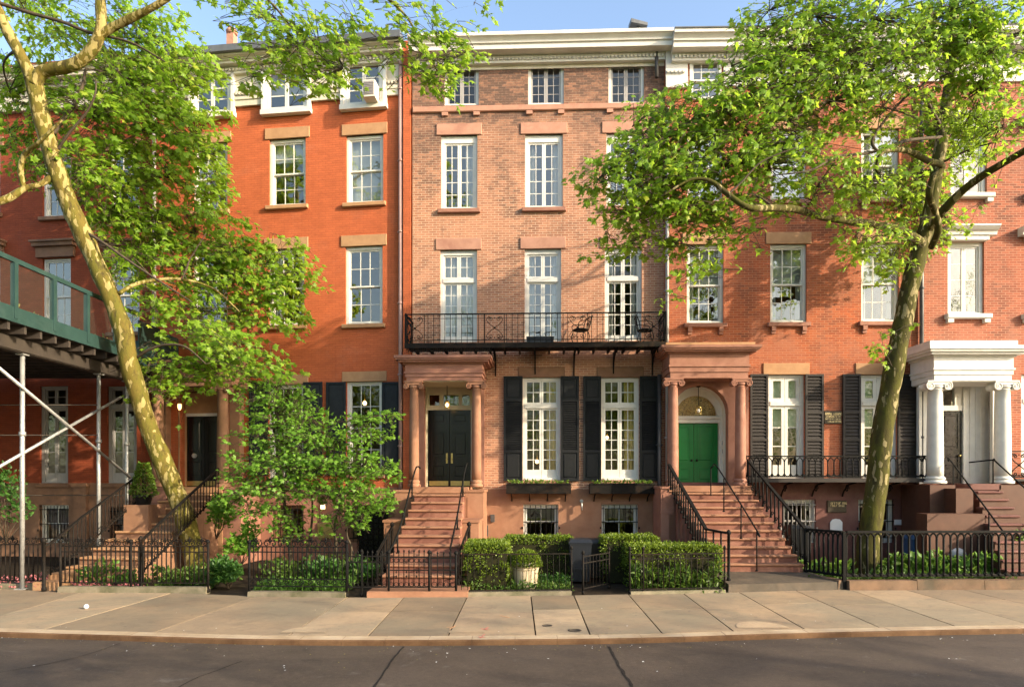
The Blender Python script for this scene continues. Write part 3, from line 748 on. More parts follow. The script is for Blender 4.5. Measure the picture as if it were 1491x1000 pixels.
# portico
ue0, ue1 = h.u(590, -1.12), h.u(702.5, -1.12)
ent, zc = entablature(h, ue0, ue1, -1.12, h.z(516.5, 650, -1.35), (.21, .20, .10, .10), 'stone_mauve')
mb = MB(); mb.box(ue0+.04, ue1-.04, -1.05, -.005, zc-.02, zc+.1); mb.build('portico_ceiling', M['cream_in'], h.root)
for px in (603, 693.7):
    ionic(h, h.u(px, -.98), -.98, zl2, zc, .135, 'stone_pink', cap_w=.245, cap_h=.26)
for px in (603, 693.7):
    u = h.u(px, -.98); mb = MB(); mb.box(u-.15, u+.15, -.22, -.004, zl2, zc); mb.build('pilaster', M['stone_mauve'], h.root)
n = 10
top = (h.u(607, -1.35), h.u(676, -1.35), zl2); bot = (h.u(556, -4.75), h.u(664, -4.75), .33)
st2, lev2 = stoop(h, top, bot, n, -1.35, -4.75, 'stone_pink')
def pedestal(mb, a, b, y0, y1, z):
    mb.box(a, b, y0, y1, 0, z-.06); mb.box(a-.03, b+.03, y0-.03, y1, z-.06, z)
    mb.box(a+.06, b-.06, y0-.012, y0-.001, z-.75, z-.2) if z > 1.2 else None
zp = h.z(713, 590, -1.3)
def piers(st, mat, lst):
    for q in lst: mb = MB(); pedestal(mb, *q); mb.build('pier', M[mat], st)
zq = h.z(757, 685, -2.5)
piers(st2, 'stone_pink', [(h.u(575,-1.3), h.u(606,-1.3), -1.34, -.031, zp), (h.u(677.5,-1.3), h.u(704,-1.3), -1.34, -.031, zp), (h.u(559,-2.5), h.u(590,-2.5), -2.5, -1.38, zq), (h.u(669,-2.5), h.u(697,-2.5), -2.5, -1.38, zq)])
# sill band under the attic windows, with little blocks
mb = MB(); zs = h.z(153.5, 790)
mb.bevel_box(U0+.01, U1-.01, -.07, .0, zs-.17, zs-.0, .02)
for px in (648,694,771,817,888,934): mb.box(h.u(px)-.09, h.u(px)+.09, -.06, 0, zs-.27, zs-.17)
mb.build('string_course', M['lintel_pink'], h.root)
# cornice
def cornice(h, u0, u1, zt, zb, proj, mat, dent=True, back=1.0, name='cornice', soff=.0, wave=0):
    mb = MB(); H = zt-zb
    prof = [(-proj, zt), (-proj, zt-H*.24), (-proj+.05, zt-H*.28), (-proj+.12, zt-H*.44), (-proj+.13, zt-H*.56), (-proj+.10, zt-H*.58), (-proj+.10, zt-H*.62), (-proj+.15, zt-H*.66), (-proj+.15, zb), (-.02, zb), (0.0, zb), (back, zb), (back, zt-.02)]
    mb.profile_x(prof, u0, u1)
    if dent:
        x = u0+.1; z1 = zb-.02
        mb.box(u0+.02, u1-.02, -.16, -.004, zb-.20, zb-.001)
        while x < u1-.15: mb.box(x, x+.055, -.21, -.16, zb-.13, zb-.04); x += .11
    return mb.build(name, M[mat], h.root)
cz2t, cz2b = h.z(45.5, 780, -.6), h.z(71, 780, -.45)
cornice(h, U0-.03, h.u(981, -.6), cz2t, cz2b, .62, 'cornice_white', dent=True)
mb = MB(); x = U0+.02
# cream heads between wall top and cornice over the attic windows
mb.box(U0+.01, U1-.01, -.025, -.002, cz2b-.30, cz2b-.2)
mb.build('frieze', M['cream'], h.root)
downpipe(h, h.u(957.5, -.3), -.15, h.z(118, 957), h.z(76, 957), .055, 'pipe_dark', hopper=False)
# the long balcony
mb = MB(); off = -1.05
bu0, bu1 = h.u(589.5, off), h.u(970.5, off); bz = h.z(499, 780, off)
mb.box(bu0, bu1, off, -.15, bz-.05, bz); mb.box(bu0-.01, bu1+.01, off-.02, off, bz-.13, bz+.01)
x = bu0+.2
while x < bu1: mb.box(x, x+.05, off, -.15, bz-.15, bz-.05); x += .42
bal = mb.build('balcony', M['iron_rust'], h.root)
mb = MB(); zt = h.z(456, 780, off); up = Vector((0,0,1))
for (p, q) in (((bu0+.02, off+.02, bz), (bu1-.02, off+.02, bz)), ((bu0+.02, off+.02, bz), (bu0+.02, -.02, bz)), ((bu1-.02, off+.02, bz), (bu1-.02, -.02, bz))):
    p, q = Vector(p), Vector(q); L = (q-p).length; hh = zt-bz
    mb.beam(p+up*hh, q+up*hh, .045, .03); mb.beam(p+up*.09, q+up*.09, .025, .02); mb.beam(p+up*(hh-.12), q+up*(hh-.12), .012, .012)
    k = int(L/.155); dirv = (q-p).normalized()
    orn = [.035, .345, .665, .955] if L > 3 else [.5]
    for i in range(k+1):
        t = i/k
        if any(abs(t-o)*L < .27 for o in orn): continue
        c = V2(p, q, t); mb.tube([c+up*.02, c+up*hh], .0085, 5)
    for o in orn:
        c = V2(p, q, o) + up*(hh*.5+.02); ornament(mb, c, dirv, hh*.80, .46)
        for s_ in (-.27, .27): mb.tube([c+dirv*s_-up*(hh*.5), c+dirv*s_+up*hh*.48], .010, 5)
for c in ((bu0+.02, off+.02), (bu1-.02, off+.02)): mb.box(c[0]-.02, c[0]+.02, c[1]-.02, c[1]+.02, bz, zt+.03)
mb.build('railing', M['iron'], bal)
for px in (720, 779, 837, 896, 954):
    u = h.u(px, -.5); mb = MB()
    mb.prism([], 0, 0) if False else None
    pts = [(-.03, bz-.75), (-.06, bz-.45), (-.25, bz-.26), (-.7, bz-.15), (-.95, bz-.14), (-.95, bz-.10), (-.03, bz-.10)]
    b0 = len(mb.v); k = len(pts)
    mb.v += [(u-.02, y, z) for y, z in pts] + [(u+.02, y, z) for y, z in pts]
    mb.face([b0+i for i in range(k)]); mb.face([b0+k+i for i in reversed(range(k))])
    for i in range(k): mb.face([b0+i, b0+k+i, b0+k+(i+1) % k, b0+(i+1) % k])
    scroll(mb, (u, -.88, bz-.22), (0,-1,0), (0,0,1), .06, .012)
    mb.build('bracket', M['iron'], bal)
mb = MB(); zv = h.z(505.5, 650, -.95); n_ = 46
va, vb = h.u(592, -.95), h.u(716, -.95)
mb.beam((va, -1.0, zv), (vb, -1.0, zv), .03, .03)
for i in range(n_):
    x = va + (vb-va)*(i+.5)/n_; mb.box(x-.022, x+.016, -1.01, -1.0, zv-.10-.02*(i % 3), zv-.01)
    mb.lathe([(0,-.02),(.02,0),(0,.02)], (x, -1.0, zv-.13), 5)
mb.build('valance', M['iron_rust'], bal)
mb = MB()   # little iron tie under the parlour lintels, meter boxes on the base wall
for (px, py, w_, h_) in ((717.5, 754, .06, .11), (706.5, 772, .09, .16)):
    u, z = h.u(px), h.z(py, px); mb.box(u-w_, u+w_, -.10, -.031, z-h_, z+h_)
mb.build('meter_box', M['pipe_dark'], h.root)
mb = MB(); u = h.u(846.5); z = h.z(735, 846); mb.cyl_y(u, z+.12, .05, -.10, -.031, 10); mb.tube([(u,-.09,z+.1),(u,-.17,z+.04),(u,-.17,z-.14)], .022, 8)
mb.build('standpipe', M['steel'], h.root)

# ------------------------------------------------------------------ the orange painted house on the left
p = H2.wpx(600.5, .15)
H1 = House(p.x, p.y, .12, 'bright orange painted brick townhouse with cream attic frieze and tan lintels')
h = H1; zl1 = h.z(709, 290, -1.1); zb1 = h.z(709, 520)
h.floors = [zl1, h.z(500, 520), h.z(305, 520), h.z(165, 520)]
for i, (x0, x1, a, b) in enumerate(((388,450,101,162.5),(502.5,560,91,155.5))):
    r = h.rect(x0, x1, a, b); window(h, r, 'casement', 1, 3, fw=.11, cas_top=.10, y=-.17, munt=.035, curtain=('blind','blind',.5) if i == 0 else None, glass='glass')
r = h.rect(283, 340, 108, 168); window(h, r, 'casement', 1, 3, fw=.11, cas_top=.10, y=-.17, munt=.035)
for i, (x0, x1, a, b) in enumerate(((281,331,209,307),(392,445,202,299.5),(504,558,196.5,295.5))):
    window(h, h.rect(x0, x1, a, b), 'hung', 3, 2, lintel='stone_tan', sill='stone_tan', fw=.085, cas_top=.09, curtain=('blind','blind',[.4,.3,1.0][i]), munt=.021, glass='glass')
for i, (x0, x1, a, b) in enumerate(((280,331,366,476),(391,443,362.5,474),(503,557,358.5,472))):
    window(h, h.rect(x0, x1, a, b), 'hung', 3, 2, lintel='stone_tan', sill='stone_tan', fw=.085, cas_top=.09, munt=.021, glass='glass', curtain=[None,('sides','blind'),None][i])
for i, (x0, x1, a, b) in enumerate(((391,443,560,705),(504.5,557,555.5,690))):
    window(h, h.rect(x0, x1, a, b), 'hung', 3, 2, lintel='stone_tan', sill='stone_brown', fw=.085, cas_top=.06, munt=.021, glass='glass_clear', lint_h=.30)
for (x0, x1) in ((364,391),(443,470),(476,504),(557,584)): shutter(h, x0, x1, 556.5, 692, 'shutter_slate', 'flat')
for (x0, x1) in ((396,442),(505,550)): basement_window(h, h.rect(x0, x1, 735, 790, -.03), 'stone_brown')
do = (h.u(262), h.u(318), zl1, h.z(570, 290)); h.open.append(do)
A0, A1 = h.u(232), 0.0; ZT1 = h.z(85, 530)
h.build_walls(A0, A1, 0, ZT1, M['brick_orange'], M['stone_mauve'], zb1)
mb = MB(); mb.box(h.u(587, -.17), -.002, -.17, -.001, 0, ZT1+.3); mb.build('party_wall_strip', M['brick_orange'], h.root)
mb = MB(); a, b, c, d = do; yd = .35; da, db = h.u(269, yd), h.u(317, yd); dz = h.z(606, 290, yd)
mb.box(a-.05, a, -.01, yd+.1, c, d); mb.box(b, b+.05, -.01, yd+.1, c, d)
mb.box(a, b, -.01, yd+.1, d, d+.05); mb.box(a, da-.07, yd, yd+.1, c, d); mb.box(da-.001, b, yd, yd+.1, dz+.09, d-.001)
mb.build('door_surround', M['stone_tan'], h.root)
mb = MB(); mb.box(da-.07, da, yd-.05, yd+.1, c, dz+.09); mb.box(da, b-.001, yd-.05, yd+.1, dz, dz+.09); mb.build('door_frame', M['white'], h.root)
panel_door(h, da+.004, b-.01, c+.01, dz-.005, yd, 'door_black', 2, kick=.17, panels=((.10,.38),(.44,.95)), handle=None, knocker=True)
ue0, ue1 = h.u(222, -1.0), h.u(338, -1.0)
ent, zc1 = entablature(h, ue0, ue1, -1.0, h.z(524, 285, -1.2), (.20, .22, .12, .12), 'stone_brown')
for px in (230, 324.5): ionic(h, h.u(px, -.88), -.88, zl1, zc1, .165, 'stone_brown', cap_w=.25, cap_h=.2)  # portico shade put into the colour: darker stone on the columns
for px in (236, 343): u = h.u(px, -.2); mb = MB(); mb.box(u-.16, u+.16, -.26, -.004, zl1, zc1); mb.build('pilaster', M['stone_brown'], h.root)
top = (h.u(258, -1.2), h.u(318, -1.2), zl1); bot = (h.u(96, -4.6), h.u(196, -4.6), .36)
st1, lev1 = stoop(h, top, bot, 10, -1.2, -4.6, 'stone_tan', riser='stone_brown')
piers(st1, 'stone_mauve', [(h.u(220,-1.1), h.u(243,-1.1), -1.15, -.031, zl1-.01), (h.u(314,-1.1), h.u(352,-1.1), -1.15, -.031, zl1-.01)])
# attic frieze, cornice
zf = h.z(149, 450); zf2 = h.z(88, 450)
fo = sorted([o for o in h.open[:3]], key=lambda o: o[0])
xs = [A0] + [q for o in fo for q in (o[0]-.02, o[1]+.02)] + [h.u(581)]
for i in range(0, len(xs), 2):
    mb = MB(); mb.box(xs[i], xs[i+1], -.05, -.001, zf, zf2); mb.box(xs[i], xs[i+1], -.10, -.05, zf-.02, zf+.28)
    mb.box(xs[i], xs[i+1], -.13, -.10, zf+.16, zf+.24)
    x = xs[i]+.02
    while x < xs[i+1]-.06: mb.box(x, x+.05, -.15, -.10, zf+.30, zf+.37); x += .1
    mb.box(xs[i], xs[i+1], -.12, -.05, zf+.37, zf+.45)
    mb.build('frieze_panel', M['cream'], h.root)
for o in fo:   # casings of the attic windows stand proud of the frieze
    mb = MB(); a, b, c, d = o; mb.box(a-.09, a, -.16, -.02, c-.05, d+.1); mb.box(b, b+.09, -.16, -.02, c-.05, d+.1); mb.box(a, b, -.16, -.02, d, d+.1); mb.box(a-.11, b+.11, -.19, -.02, c-.14, c-.0)
    mb.build('window_casing', M['white'], h.root)
c1t, c1b = h.z(58, 450, -.55), h.z(81, 450, -.4)
cornice(h, A0, h.u(588), c1t-.16, c1b, .50, 'cream', dent=True)
mb = MB(); mb.box(A0, h.u(591), -.62, .5, c1t-.16, c1t+.03); mb.build('gutter', M['tin'], h.root)
downpipe(h, h.u(583, -.12), -.10, .1, h.z(72, 583), .060, 'pipe_mauve')
mb = MB(); u = h.u(337, 1.5); z = h.z(60, 337, 1.5); mb.box(u-.12, u+.12, 1.4, 1.65, z-.3, z+.22); mb.lathe([(.17,0),(.19,.1),(.12,.2),(.05,.24)], (u,1.52,z+.22), 10); mb.build('chimney', M['lintel_pink'], h.root)
mb = MB(); u, z = h.u(475), h.z(772, 475); mb.box(u-.24, u+.24, -.07, -.031, z-.22, z+.22); mb.build('brass_plate', M['brass'], h.root)
mb = MB()   # dark iron gate under the stoop, beside it a basement doorway
a, b, c, d = h.rect(522, 565, 745, 835, -.05)
mb.box(a, b, -.045, -.031, .02, d)
mb.build('basement_door', M['door_black'], h.root)
mb = MB()
for i in range(6):
    for j in range(9):
        x = a+.05+(b-a-.1)*i/5; z = .1+(d-.2)*j/8; mb.tube([(x+.09*math.cos(k*PI/5), -.06, z+.09*math.sin(k*PI/5)) for k in range(11)], .008, 4, cap=False)
mb.build('area_gate', M['iron_rust'], h.root)

# ------------------------------------------------------------------ the far left house behind the scaffold
p = H1.wpx(232, 0.0)
H0 = House(p.x, p.y, .12, 'dull red brick townhouse half hidden behind the pavement scaffold')
h = H0; zb0 = h.z(703, 150)
h.floors = [zb0, h.z(480, 120), h.z(300, 120)]
for i, (x0, x1) in enumerate(((62,103),(160,203),(-45,0))):
    window(h, h.rect(x0, x1, 376-i*3, 486-i*2), 'hung', 3, 2, fw=.07, sill='stone_brown', munt=.021)
    window(h, h.rect(x0, x1, 222-i*3, 316-i*2), 'hung', 3, 2, fw=.07, sill='stone_brown', lintel='stone_brown', munt=.021)
    window(h, h.rect(x0-4, x1-4, 562, 704), 'french', 1, 3, frame='pipe_grey', fw=.12, sill='stone_brown', glass='glass_clear', munt=.021)  # grey frames carry the scaffold's shade in their colour
    window(h, h.rect(x0-2, x1-2, 98, 142), 'casement', 2, 2, fw=.07, sill='cream', munt=.021)
basement_window(h, h.rect(57, 100, 735, 790, -.03), 'white', nb=9); basement_window(h, h.rect(160, 200, 738, 790, -.03), 'stone_brown', nb=9)
B0 = h.u(-170); ZT0 = h.z(95, 150)
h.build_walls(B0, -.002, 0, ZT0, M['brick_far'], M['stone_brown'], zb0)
for (x0, x1) in ((62,103),(160,203),(-45,0)):
    mb = MB(); a, b, c, d = h.rect(x0, x1, 376, 486); mb.box(a-.16, b+.16, -.10, -.001, d+.02, d+.34); mb.box(a-.22, b+.22, -.2, -.001, d+.34, d+.46); mb.box(a-.26, b+.26, -.26, -.001, d+.46, d+.52)
    mb.build('window_hood', M['stone_brown'], h.root)
mb = MB(); z = h.z(160, 100); mb.box(B0, -.01, -.06, -.001, z, ZT0); mb.box(B0, -.01, -.14, -.06, z, z+.2); mb.build('frieze', M['cream'], h.root)
cornice(h, B0, -.01, h.z(86, 150, -.5), h.z(104, 150, -.4), .5, 'cream', dent=True)
downpipe(h, -.09, -.12, .1, ZT0-.3, .055, 'pipe_grey')
for px in (118, 213): mb = MB(); a = h.u(px-9, -.1); b = h.u(px+9, -.1); mb.box(a, b, -.16, -.031, .0, zb0-.12); mb.box(a-.04, b+.04, -.2, -.031, zb0-.12, zb0); mb.build('base_pier', M['stone_brown'], h.root)

# ------------------------------------------------------------------ the orange-red house with the green door
p = H2.wpx(969, -.17)
H3 = House(p.x, p.y, .02, 'orange-red brick townhouse with arched green door and gothic iron balcony')
h = H3; zl3 = h.z(707, 1025, -1.0); zb3 = h.z(702, 1200)
h.floors = [zl3, h.z(480, 1150), h.z(300, 1150), h.z(150, 1150)]
for (x0, x1) in ((1004,1050),(1129,1174),(1256,1302)):
    window(h, h.rect(x0, x1, 88, 146), 'hung', 3, 2, fw=.07, y=-.1, munt=.021)
for i, (x0, x1) in enumerate(((1001,1052),(1122,1174),(1254,1309))):
    window(h, h.rect(x0, x1, 190-i, 294-i*2), 'hung', 3, 2, fw=.08, lintel='stone_tan', sill='stone_mauve', curtain=('blind','blind',.6), munt=.022, glass='glass_bright', bracket=True)
for i, (x0, x1) in enumerate(((1000,1053.5),(1121.5,1174.5),(1254,1309))):
    window(h, h.rect(x0, x1, 356.5-i, 471-i*1.2), 'hung', 3, 2, fw=.07, cas_top=.08, lintel='stone_tan', sill='stone_mauve', curtain=('half','blind'), munt=.020, glass='glass', bracket=True)
for (x0, x1) in ((1117.5,1171.5),(1252,1306)):
    window(h, h.rect(x0, x1, 545.5, 696), 'plain', 1, 3, fw=.10, cas_top=.06, trans=.27, lintel='stone_tan', curtain=('blind','blind_green',.5), glass='glass_clear')
for (x0, x1) in ((1091.5,1117.5),(1171.5,1198),(1226,1252),(1306,1334)): shutter(h, x0, x1, 545, 697, 'shutter_brown', 'panel')
for (x0, x1) in ((1139,1188),(1250,1302)): basement_window(h, h.rect(x0, x1, 727, 790, -.03), nb=8, mat='pipe_grey' if x0 < 1200 else 'iron')
do = (h.u(972), h.u(1064), zl3, h.z(556, 1020)); h.open.append(do)
C1 = h.u(1337); ZT3 = h.z(64, 1150)
h.build_walls(0.0, C1, 0, ZT3, M['brick_red'], M['stone_maroon'], zb3)
mb = MB()   # brownstone arch plate in front of the opening
ya = -.26; cx = h.u(1020, ya); ar = h.u(1060.5, ya)-cx; zc_ = h.z(601, 1020, ya); a0, a1 = h.u(973, ya), h.u(1090, ya); zt = h.z(545, 1020, ya)
N = 20
arc = [(cx+ar*math.cos(PI*i/N), zc_+ar*math.sin(PI*i/N)) for i in range(N+1)]
for i in range(N):
    (x1, z1), (x2, z2) = arc[i], arc[i+1]
    mb.poly([(x1,ya,z1),(x1,ya,zt),(x2,ya,zt),(x2,ya,z2)]); mb.poly([(x1,ya,z1),(x2,ya,z2),(x2,.02,z2),(x1,.02,z1)], True)
    # moulded ring
    k = 1.13; q = [(cx+(x-cx)*k, zc_+(z-zc_)*k) for x, z in ((x1,z1),(x2,z2))]
    mb.poly([(x1,ya-.03,z1),(q[0][0],ya-.03,q[0][1]),(q[1][0],ya-.03,q[1][1]),(x2,ya-.03,z2)]); mb.poly([(q[0][0],ya-.03,q[0][1]),(q[0][0],ya,q[0][1]),(q[1][0],ya,q[1][1]),(q[1][0],ya-.03,q[1][1])])
for (x0, x1) in ((cx+ar, a1), (a0, cx-ar)):
    mb.box(x0, x1, ya, -.002, zl3, zc_); mb.poly([(x0,ya,zc_),(x1,ya,zc_),(x1,ya,zt),(x0,ya,zt)]) 
mb.poly([(a1,ya,zc_),(a1,-.002,zc_),(a1,-.002,zt),(a1,ya,zt)])
mb.build('door_arch', M['stone_mauve'], h.root)
mb = MB()   # white inner reveal and fan surround
yd = .42; fx = h.u(1013, yd); fr = .60; fz = h.z(606, 1013, yd); da, db = h.u(975, yd), h.u(1045.5, yd); dz = h.z(616, 1013, yd)
wr = ar*1.0
for i in range(N):
    p1 = (cx+wr*math.cos(PI*i/N), zc_+wr*math.sin(PI*i/N)); p2 = (cx+wr*math.cos(PI*(i+1)/N), zc_+wr*math.sin(PI*(i+1)/N))
    q1 = (fx+fr*math.cos(PI*i/N), fz+fr*math.sin(PI*i/N)); q2 = (fx+fr*math.cos(PI*(i+1)/N), fz+fr*math.sin(PI*(i+1)/N))
    mb.poly([(p1[0],.02,p1[1]),(p2[0],.02,p2[1]),(p2[0],yd-.1,p2[1]),(p1[0],yd-.1,p1[1])], True)
    mb.poly([(p1[0],yd-.1,p1[1]),(p2[0],yd-.1,p2[1]),(q2[0],yd-.05,q2[1]),(q1[0],yd-.05,q1[1])])
    mb.poly([(q1[0],yd-.05,q1[1]),(q2[0],yd-.05,q2[1]),(q2[0],yd+.08,q2[1]),(q1[0],yd+.08,q1[1])])
mb.box(cx+wr, cx+wr+.05, .02, yd+.05, zl3, zc_); mb.box(db, cx+wr, yd-.1, yd+.05, zl3, zc_+.001); mb.box(cx-wr-.05, cx-wr, .02, yd+.05, zl3, zc_); mb.box(cx-wr, da, yd-.1, yd+.05, zl3, zc_)
mb.box(db+.04, db+.1, yd-.13, yd-.1, zl3, zc_-.05)
mb.box(da, db, yd-.12, yd+.06, dz, fz); mb.box(da-.04, db+.04, yd-.17, yd-.12, fz-.09, fz-.01)
srd = mb.build('door_surround', M['white'], h.root)
mb = MB(); mb.poly([(fx+fr*math.cos(PI*i/N), yd+.03, fz+fr*math.sin(PI*i/N)) for i in range(N+1)])
t = NT('gold_fanlight_glass'); v = t.coord(); vo = t.n('TexVoronoi', feature='DISTANCE_TO_EDGE', ins={'Vector': v, 'Scale': 12.0}).outputs['Distance']
cc = t.ramp(t.noise(v, 4, 3), [(.3, (.30,.17,.05)), (.7, (.62,.42,.16))]); cc = t.mix(t.ramp(vo, [(.02, 1.0), (.05, 0.0)]), cc, (.06,.04,.02))
M['fan_glass'] = t.done(t.bsdf(cc, .15, None, .5))
mb.build('fanlight_pane', M['fan_glass'], srd)
mb = MB()
for rr in (.25, .58):
    mb.tube([(fx+fr*rr*math.cos(PI*i/16), yd, fz+.01+fr*rr*math.sin(PI*i/16)) for i in range(17)], .009, 5, cap=False)
for i in range(1, 8): w = PI*i/8; mb.tube([(fx+fr*.25*math.cos(w), yd, fz+fr*.25*math.sin(w)), (fx+fr*.98*math.cos(w), yd, fz+fr*.98*math.sin(w))], .008, 4, cap=False)
mb.build('fanlight_tracery', M['brass'], srd)
panel_door(h, da+.004, db-.004, zl3+.01, dz-.005, yd, 'door_green', 2, panels=((.02,.30),(.33,.98)), handle='iron', hpos=.40)
mb = MB()
for py in (645, 657): u, z = h.u(1052.5, yd-.1), h.z(py, 1052, yd); mb.box(u-.03, u+.03, yd-.13, yd-.1005, z-.06, z+.06)
mb.build('doorbell', M['plastic_black'], h.root)
ue0, ue1 = h.u(975, -1.0), h.u(1091, -1.0)
ent, zc3 = entablature(h, ue0, ue1, -1.0, h.z(502, 1035, -1.2), (.20, .30, .14, .16), 'stone_mauve')
mb = MB(); mb.box(ue0-.12, ue1+.12, -1.12, -.01, h.z(502,1035,-1.2), h.z(502,1035,-1.2)+.09); mb.build('portico_roof', M['stone_tan'], h.root)
for px in (980, 1078): ionic(h, h.u(px, -.85), -.85, zl3, zc3, .145, 'stone_mauve', cap_w=.245, cap_h=.24)
top = (h.u(980, -1.15), h.u(1090, -1.15), zl3); bot = (h.u(1050, -3.35), h.u(1170, -3.35), .46)
st3, lev3 = stoop(h, top, bot, 10, -1.15, -3.35, 'stone_pink')
piers(st3, 'stone_mauve', [(h.u(962,-1.1), h.u(984,-1.1), -1.12, -.031, zl3-.02), (h.u(1070,-1.1), h.u(1094,-1.1), -1.12, -.031, zl3-.02)])
zf = h.z(128, 1150); zf2 = h.z(66, 1150)
fo = sorted(h.open[:3], key=lambda o: o[0]); xs = [0.0] + [q for o in fo for q in (o[0]-.06, o[1]+.06)] + [C1]
for i in range(0, len(xs), 2):
    mb = MB(); mb.box(xs[i], xs[i+1], -.05, -.001, zf, zf2); mb.box(xs[i], xs[i+1], -.09, -.05, zf, zf+.3)
    x = xs[i]+.03
    while x < xs[i+1]-.06: mb.box(x, x+.055, -.12, -.05, zf+.42, zf+.5); x += .11
    mb.build('frieze_panel', M['cornice_white'], h.root)
for o in fo: mb = MB(); mb.box(o[0]-.059, o[1]+.059, -.05, -.001, o[3], zf2); mb.build('frieze_panel', M['cornice_white'], h.root)
cornice(h, h.u(982, -.6)+.01, C1, h.z(40, 1100, -.6), h.z(67, 1100, -.45), .60, 'cornice_white', dent=True)
mb = MB(); mb.box(h.u(982,-.6)+.01, C1, -.63, .4, h.z(40,1100,-.6), h.z(40,1100,-.6)+.03); mb.build('gutter', M['tin'], h.root)
downpipe(h, h.u(970, -.08)+.03, -.07, h.z(700, 970), h.z(160, 970), .05, 'pipe_grey', hopper=False)
downpipe(h, h.u(961, -.05), .02, .1, h.z(545, 961), .06, 'pipe_dark', hopper=False)
off = -.85   # balcony
mb = MB(); gu0, gu1 = h.u(1087, off), h.u(1362, off); gz = h.z(696.5, 1220, off)
mb.box(gu0, gu1, off, -.005, gz-.05, gz); mb.box(gu0-.02, gu1+.02, off-.03, off, gz-.10, gz+.015)
bal3 = mb.build('balcony', M['shutter_brown'], h.root)
mb = MB(); zt = h.z(664, 1220, off)-gz
gothic_rail(mb, (gu0+.03, off+.03, gz), (gu1-.03, off+.03, gz), 30, zt, .05, .017)
gothic_rail(mb, (gu0+.03, off+.03, gz), (gu0+.03, -.02, gz), 5, zt, .05, .017); gothic_rail(mb, (gu1-.03, off+.03, gz), (gu1-.03, -.02, gz), 5, zt, .05, .017)
mb.build('railing', M['iron'], bal3)
for px in (1146, 1192, 1237, 1300):
    u = h.u(px, -.45); mb = MB(); mb.tube([(u,-.03,gz-.5),(u,-.12,gz-.35),(u,-.4,gz-.16),(u,-.8,gz-.11)], .022, 6); scroll(mb, (u,-.3,gz-.28), (0,-1,0), (0,0,1), .12, .016); mb.box(u-.02, u+.02, -.8, -.03, gz-.11, gz-.05)
    mb.build('bracket', M['iron'], bal3)

# ------------------------------------------------------------------ the rose brick house with the white portico
p = H3.wpx(1337, -.08)
H4 = House(p.x, p.y, .0, 'rose brick townhouse with white columned portico and white window hoods')
h = H4; zl4 = h.z(704, 1410, -1.1); zb4 = zl4-.15
h.floors = [zl4, h.z(460, 1400), h.z(290, 1400)]
for (x0, x1) in ((1380,1433),(1492,1545)):
    window(h, h.rect(x0, x1, 352, 458), 'casement', 1, 4, fw=.10, cas_top=.1, munt=.018, glass='glass')
    window(h, h.rect(x0+4, x1+4, 190, 283), 'casement', 1, 3, fw=.10, cas_top=.1, munt=.018, glass='glass')
window(h, h.rect(1487, 1545, 545, 692), 'plain', 1, 3, fw=.1, trans=.25, glass='glass_clear', curtain=('sheer',))
do = (h.u(1362), h.u(1449), zl4, h.z(555, 1405)); h.open.append(do)
D1 = h.u(1680); ZT4 = h.z(40, 1420)
h.build_walls(0.0, D1, 0, ZT4, M['brick_rose'], M['stone_rust'], zb4)
for o in h.open[:4]:
    mb = MB(); a, b, c, d = o; mb.box(a-.02, b+.04, -.16, -.001, d+.0, d+.13); mb.profile_x([(0,d+.37),(-.36,d+.37),(-.36,d+.33),(-.28,d+.25),(-.22,d+.22),(-.2,d+.13),(0,d+.13)], a-.20, b+.22)
    mb.build('window_hood', M['cornice_white'], h.root)
for o in h.open[:4]:
    mb = MB(); a, b, c, d = o; mb.bevel_box(a-.1, b+.14, -.16, .0, c-.13, c, .02); mb.box(a-.06, a+.1, -.12, 0, c-.24, c-.13); mb.box(b-.06, b+.1, -.12, 0, c-.24, c-.13)
    mb.build('window_sill', M['cornice_white'], h.root)
mb = MB(); mb.box(0, D1, -.06, -.001, h.z(120,1420), ZT4); mb.build('frieze', M['cornice_white'], h.root)
cornice(h, 0.0, D1, h.z(38,1400,-.6), h.z(64,1400,-.45), .6, 'cornice_white')
mb = MB(); a, b, c, d = do; yd = .28; da, db = h.u(1366, yd), h.u(1400.5, yd); dz = h.z(598, 1385, yd); t0, t1 = h.z(590.5,1385,yd), h.z(567,1385,yd)
mb.box(a-.05, a, -.01, yd+.1, c, d); mb.box(b, b+.05, -.01, yd+.1, c, d); mb.box(a-.05, b+.05, -.01, yd+.1, d, d+.05)
mb.box(a, da, yd-.04, yd+.1, c, d); mb.box(db, db+.09, yd-.07, yd+.1, c, d-.001); mb.box(db+.09, b, yd-.03, yd+.1, c, d-.001)
mb.box(da, db, yd-.05, yd+.1, dz, t0); mb.box(da, db, yd-.05, yd+.1, t1, d-.001); mb.box(db-.22, db, yd-.03, yd+.08, t0, t1)
x = db+.2
while x < b-.12: mb.box(x, x+.035, yd-.05, yd-.03, c+.2, d-.15); x += .16
for x in (h.u(1345,-.1), h.u(1452,-.1)): mb.box(x-.15, x+.15, -.14, -.012, c, d+.1)
sr4 = mb.build('door_surround', M['white'], h.root)
g = MB(); g.box(da, db-.22, yd+.02, yd+.026, t0, t1); g.build('transom_pane', M['glass_clear'], sr4)
panel_door(h, da+.004, db-.004, c+.01, dz-.005, yd, 'door_dark', 1, panels=((.02,.16),(.18,.40),(.44,.97)), handle='brass', hpos=.38)
ue0, ue1 = h.u(1360, -1.05), h.u(1476, -1.05)
ent, zc4 = entablature(h, ue0, ue1, -1.05, h.z(503, 1420, -1.25), (.26, .30, .12, .16), 'white', proj=.28)
mb = MB(); mb.box(ue0-.2, ue1-.0, -1.2, -.01, h.z(503,1420,-1.25), h.z(495,1420,-1.25)); mb.build('portico_roof', M['cornice_white'], h.root)
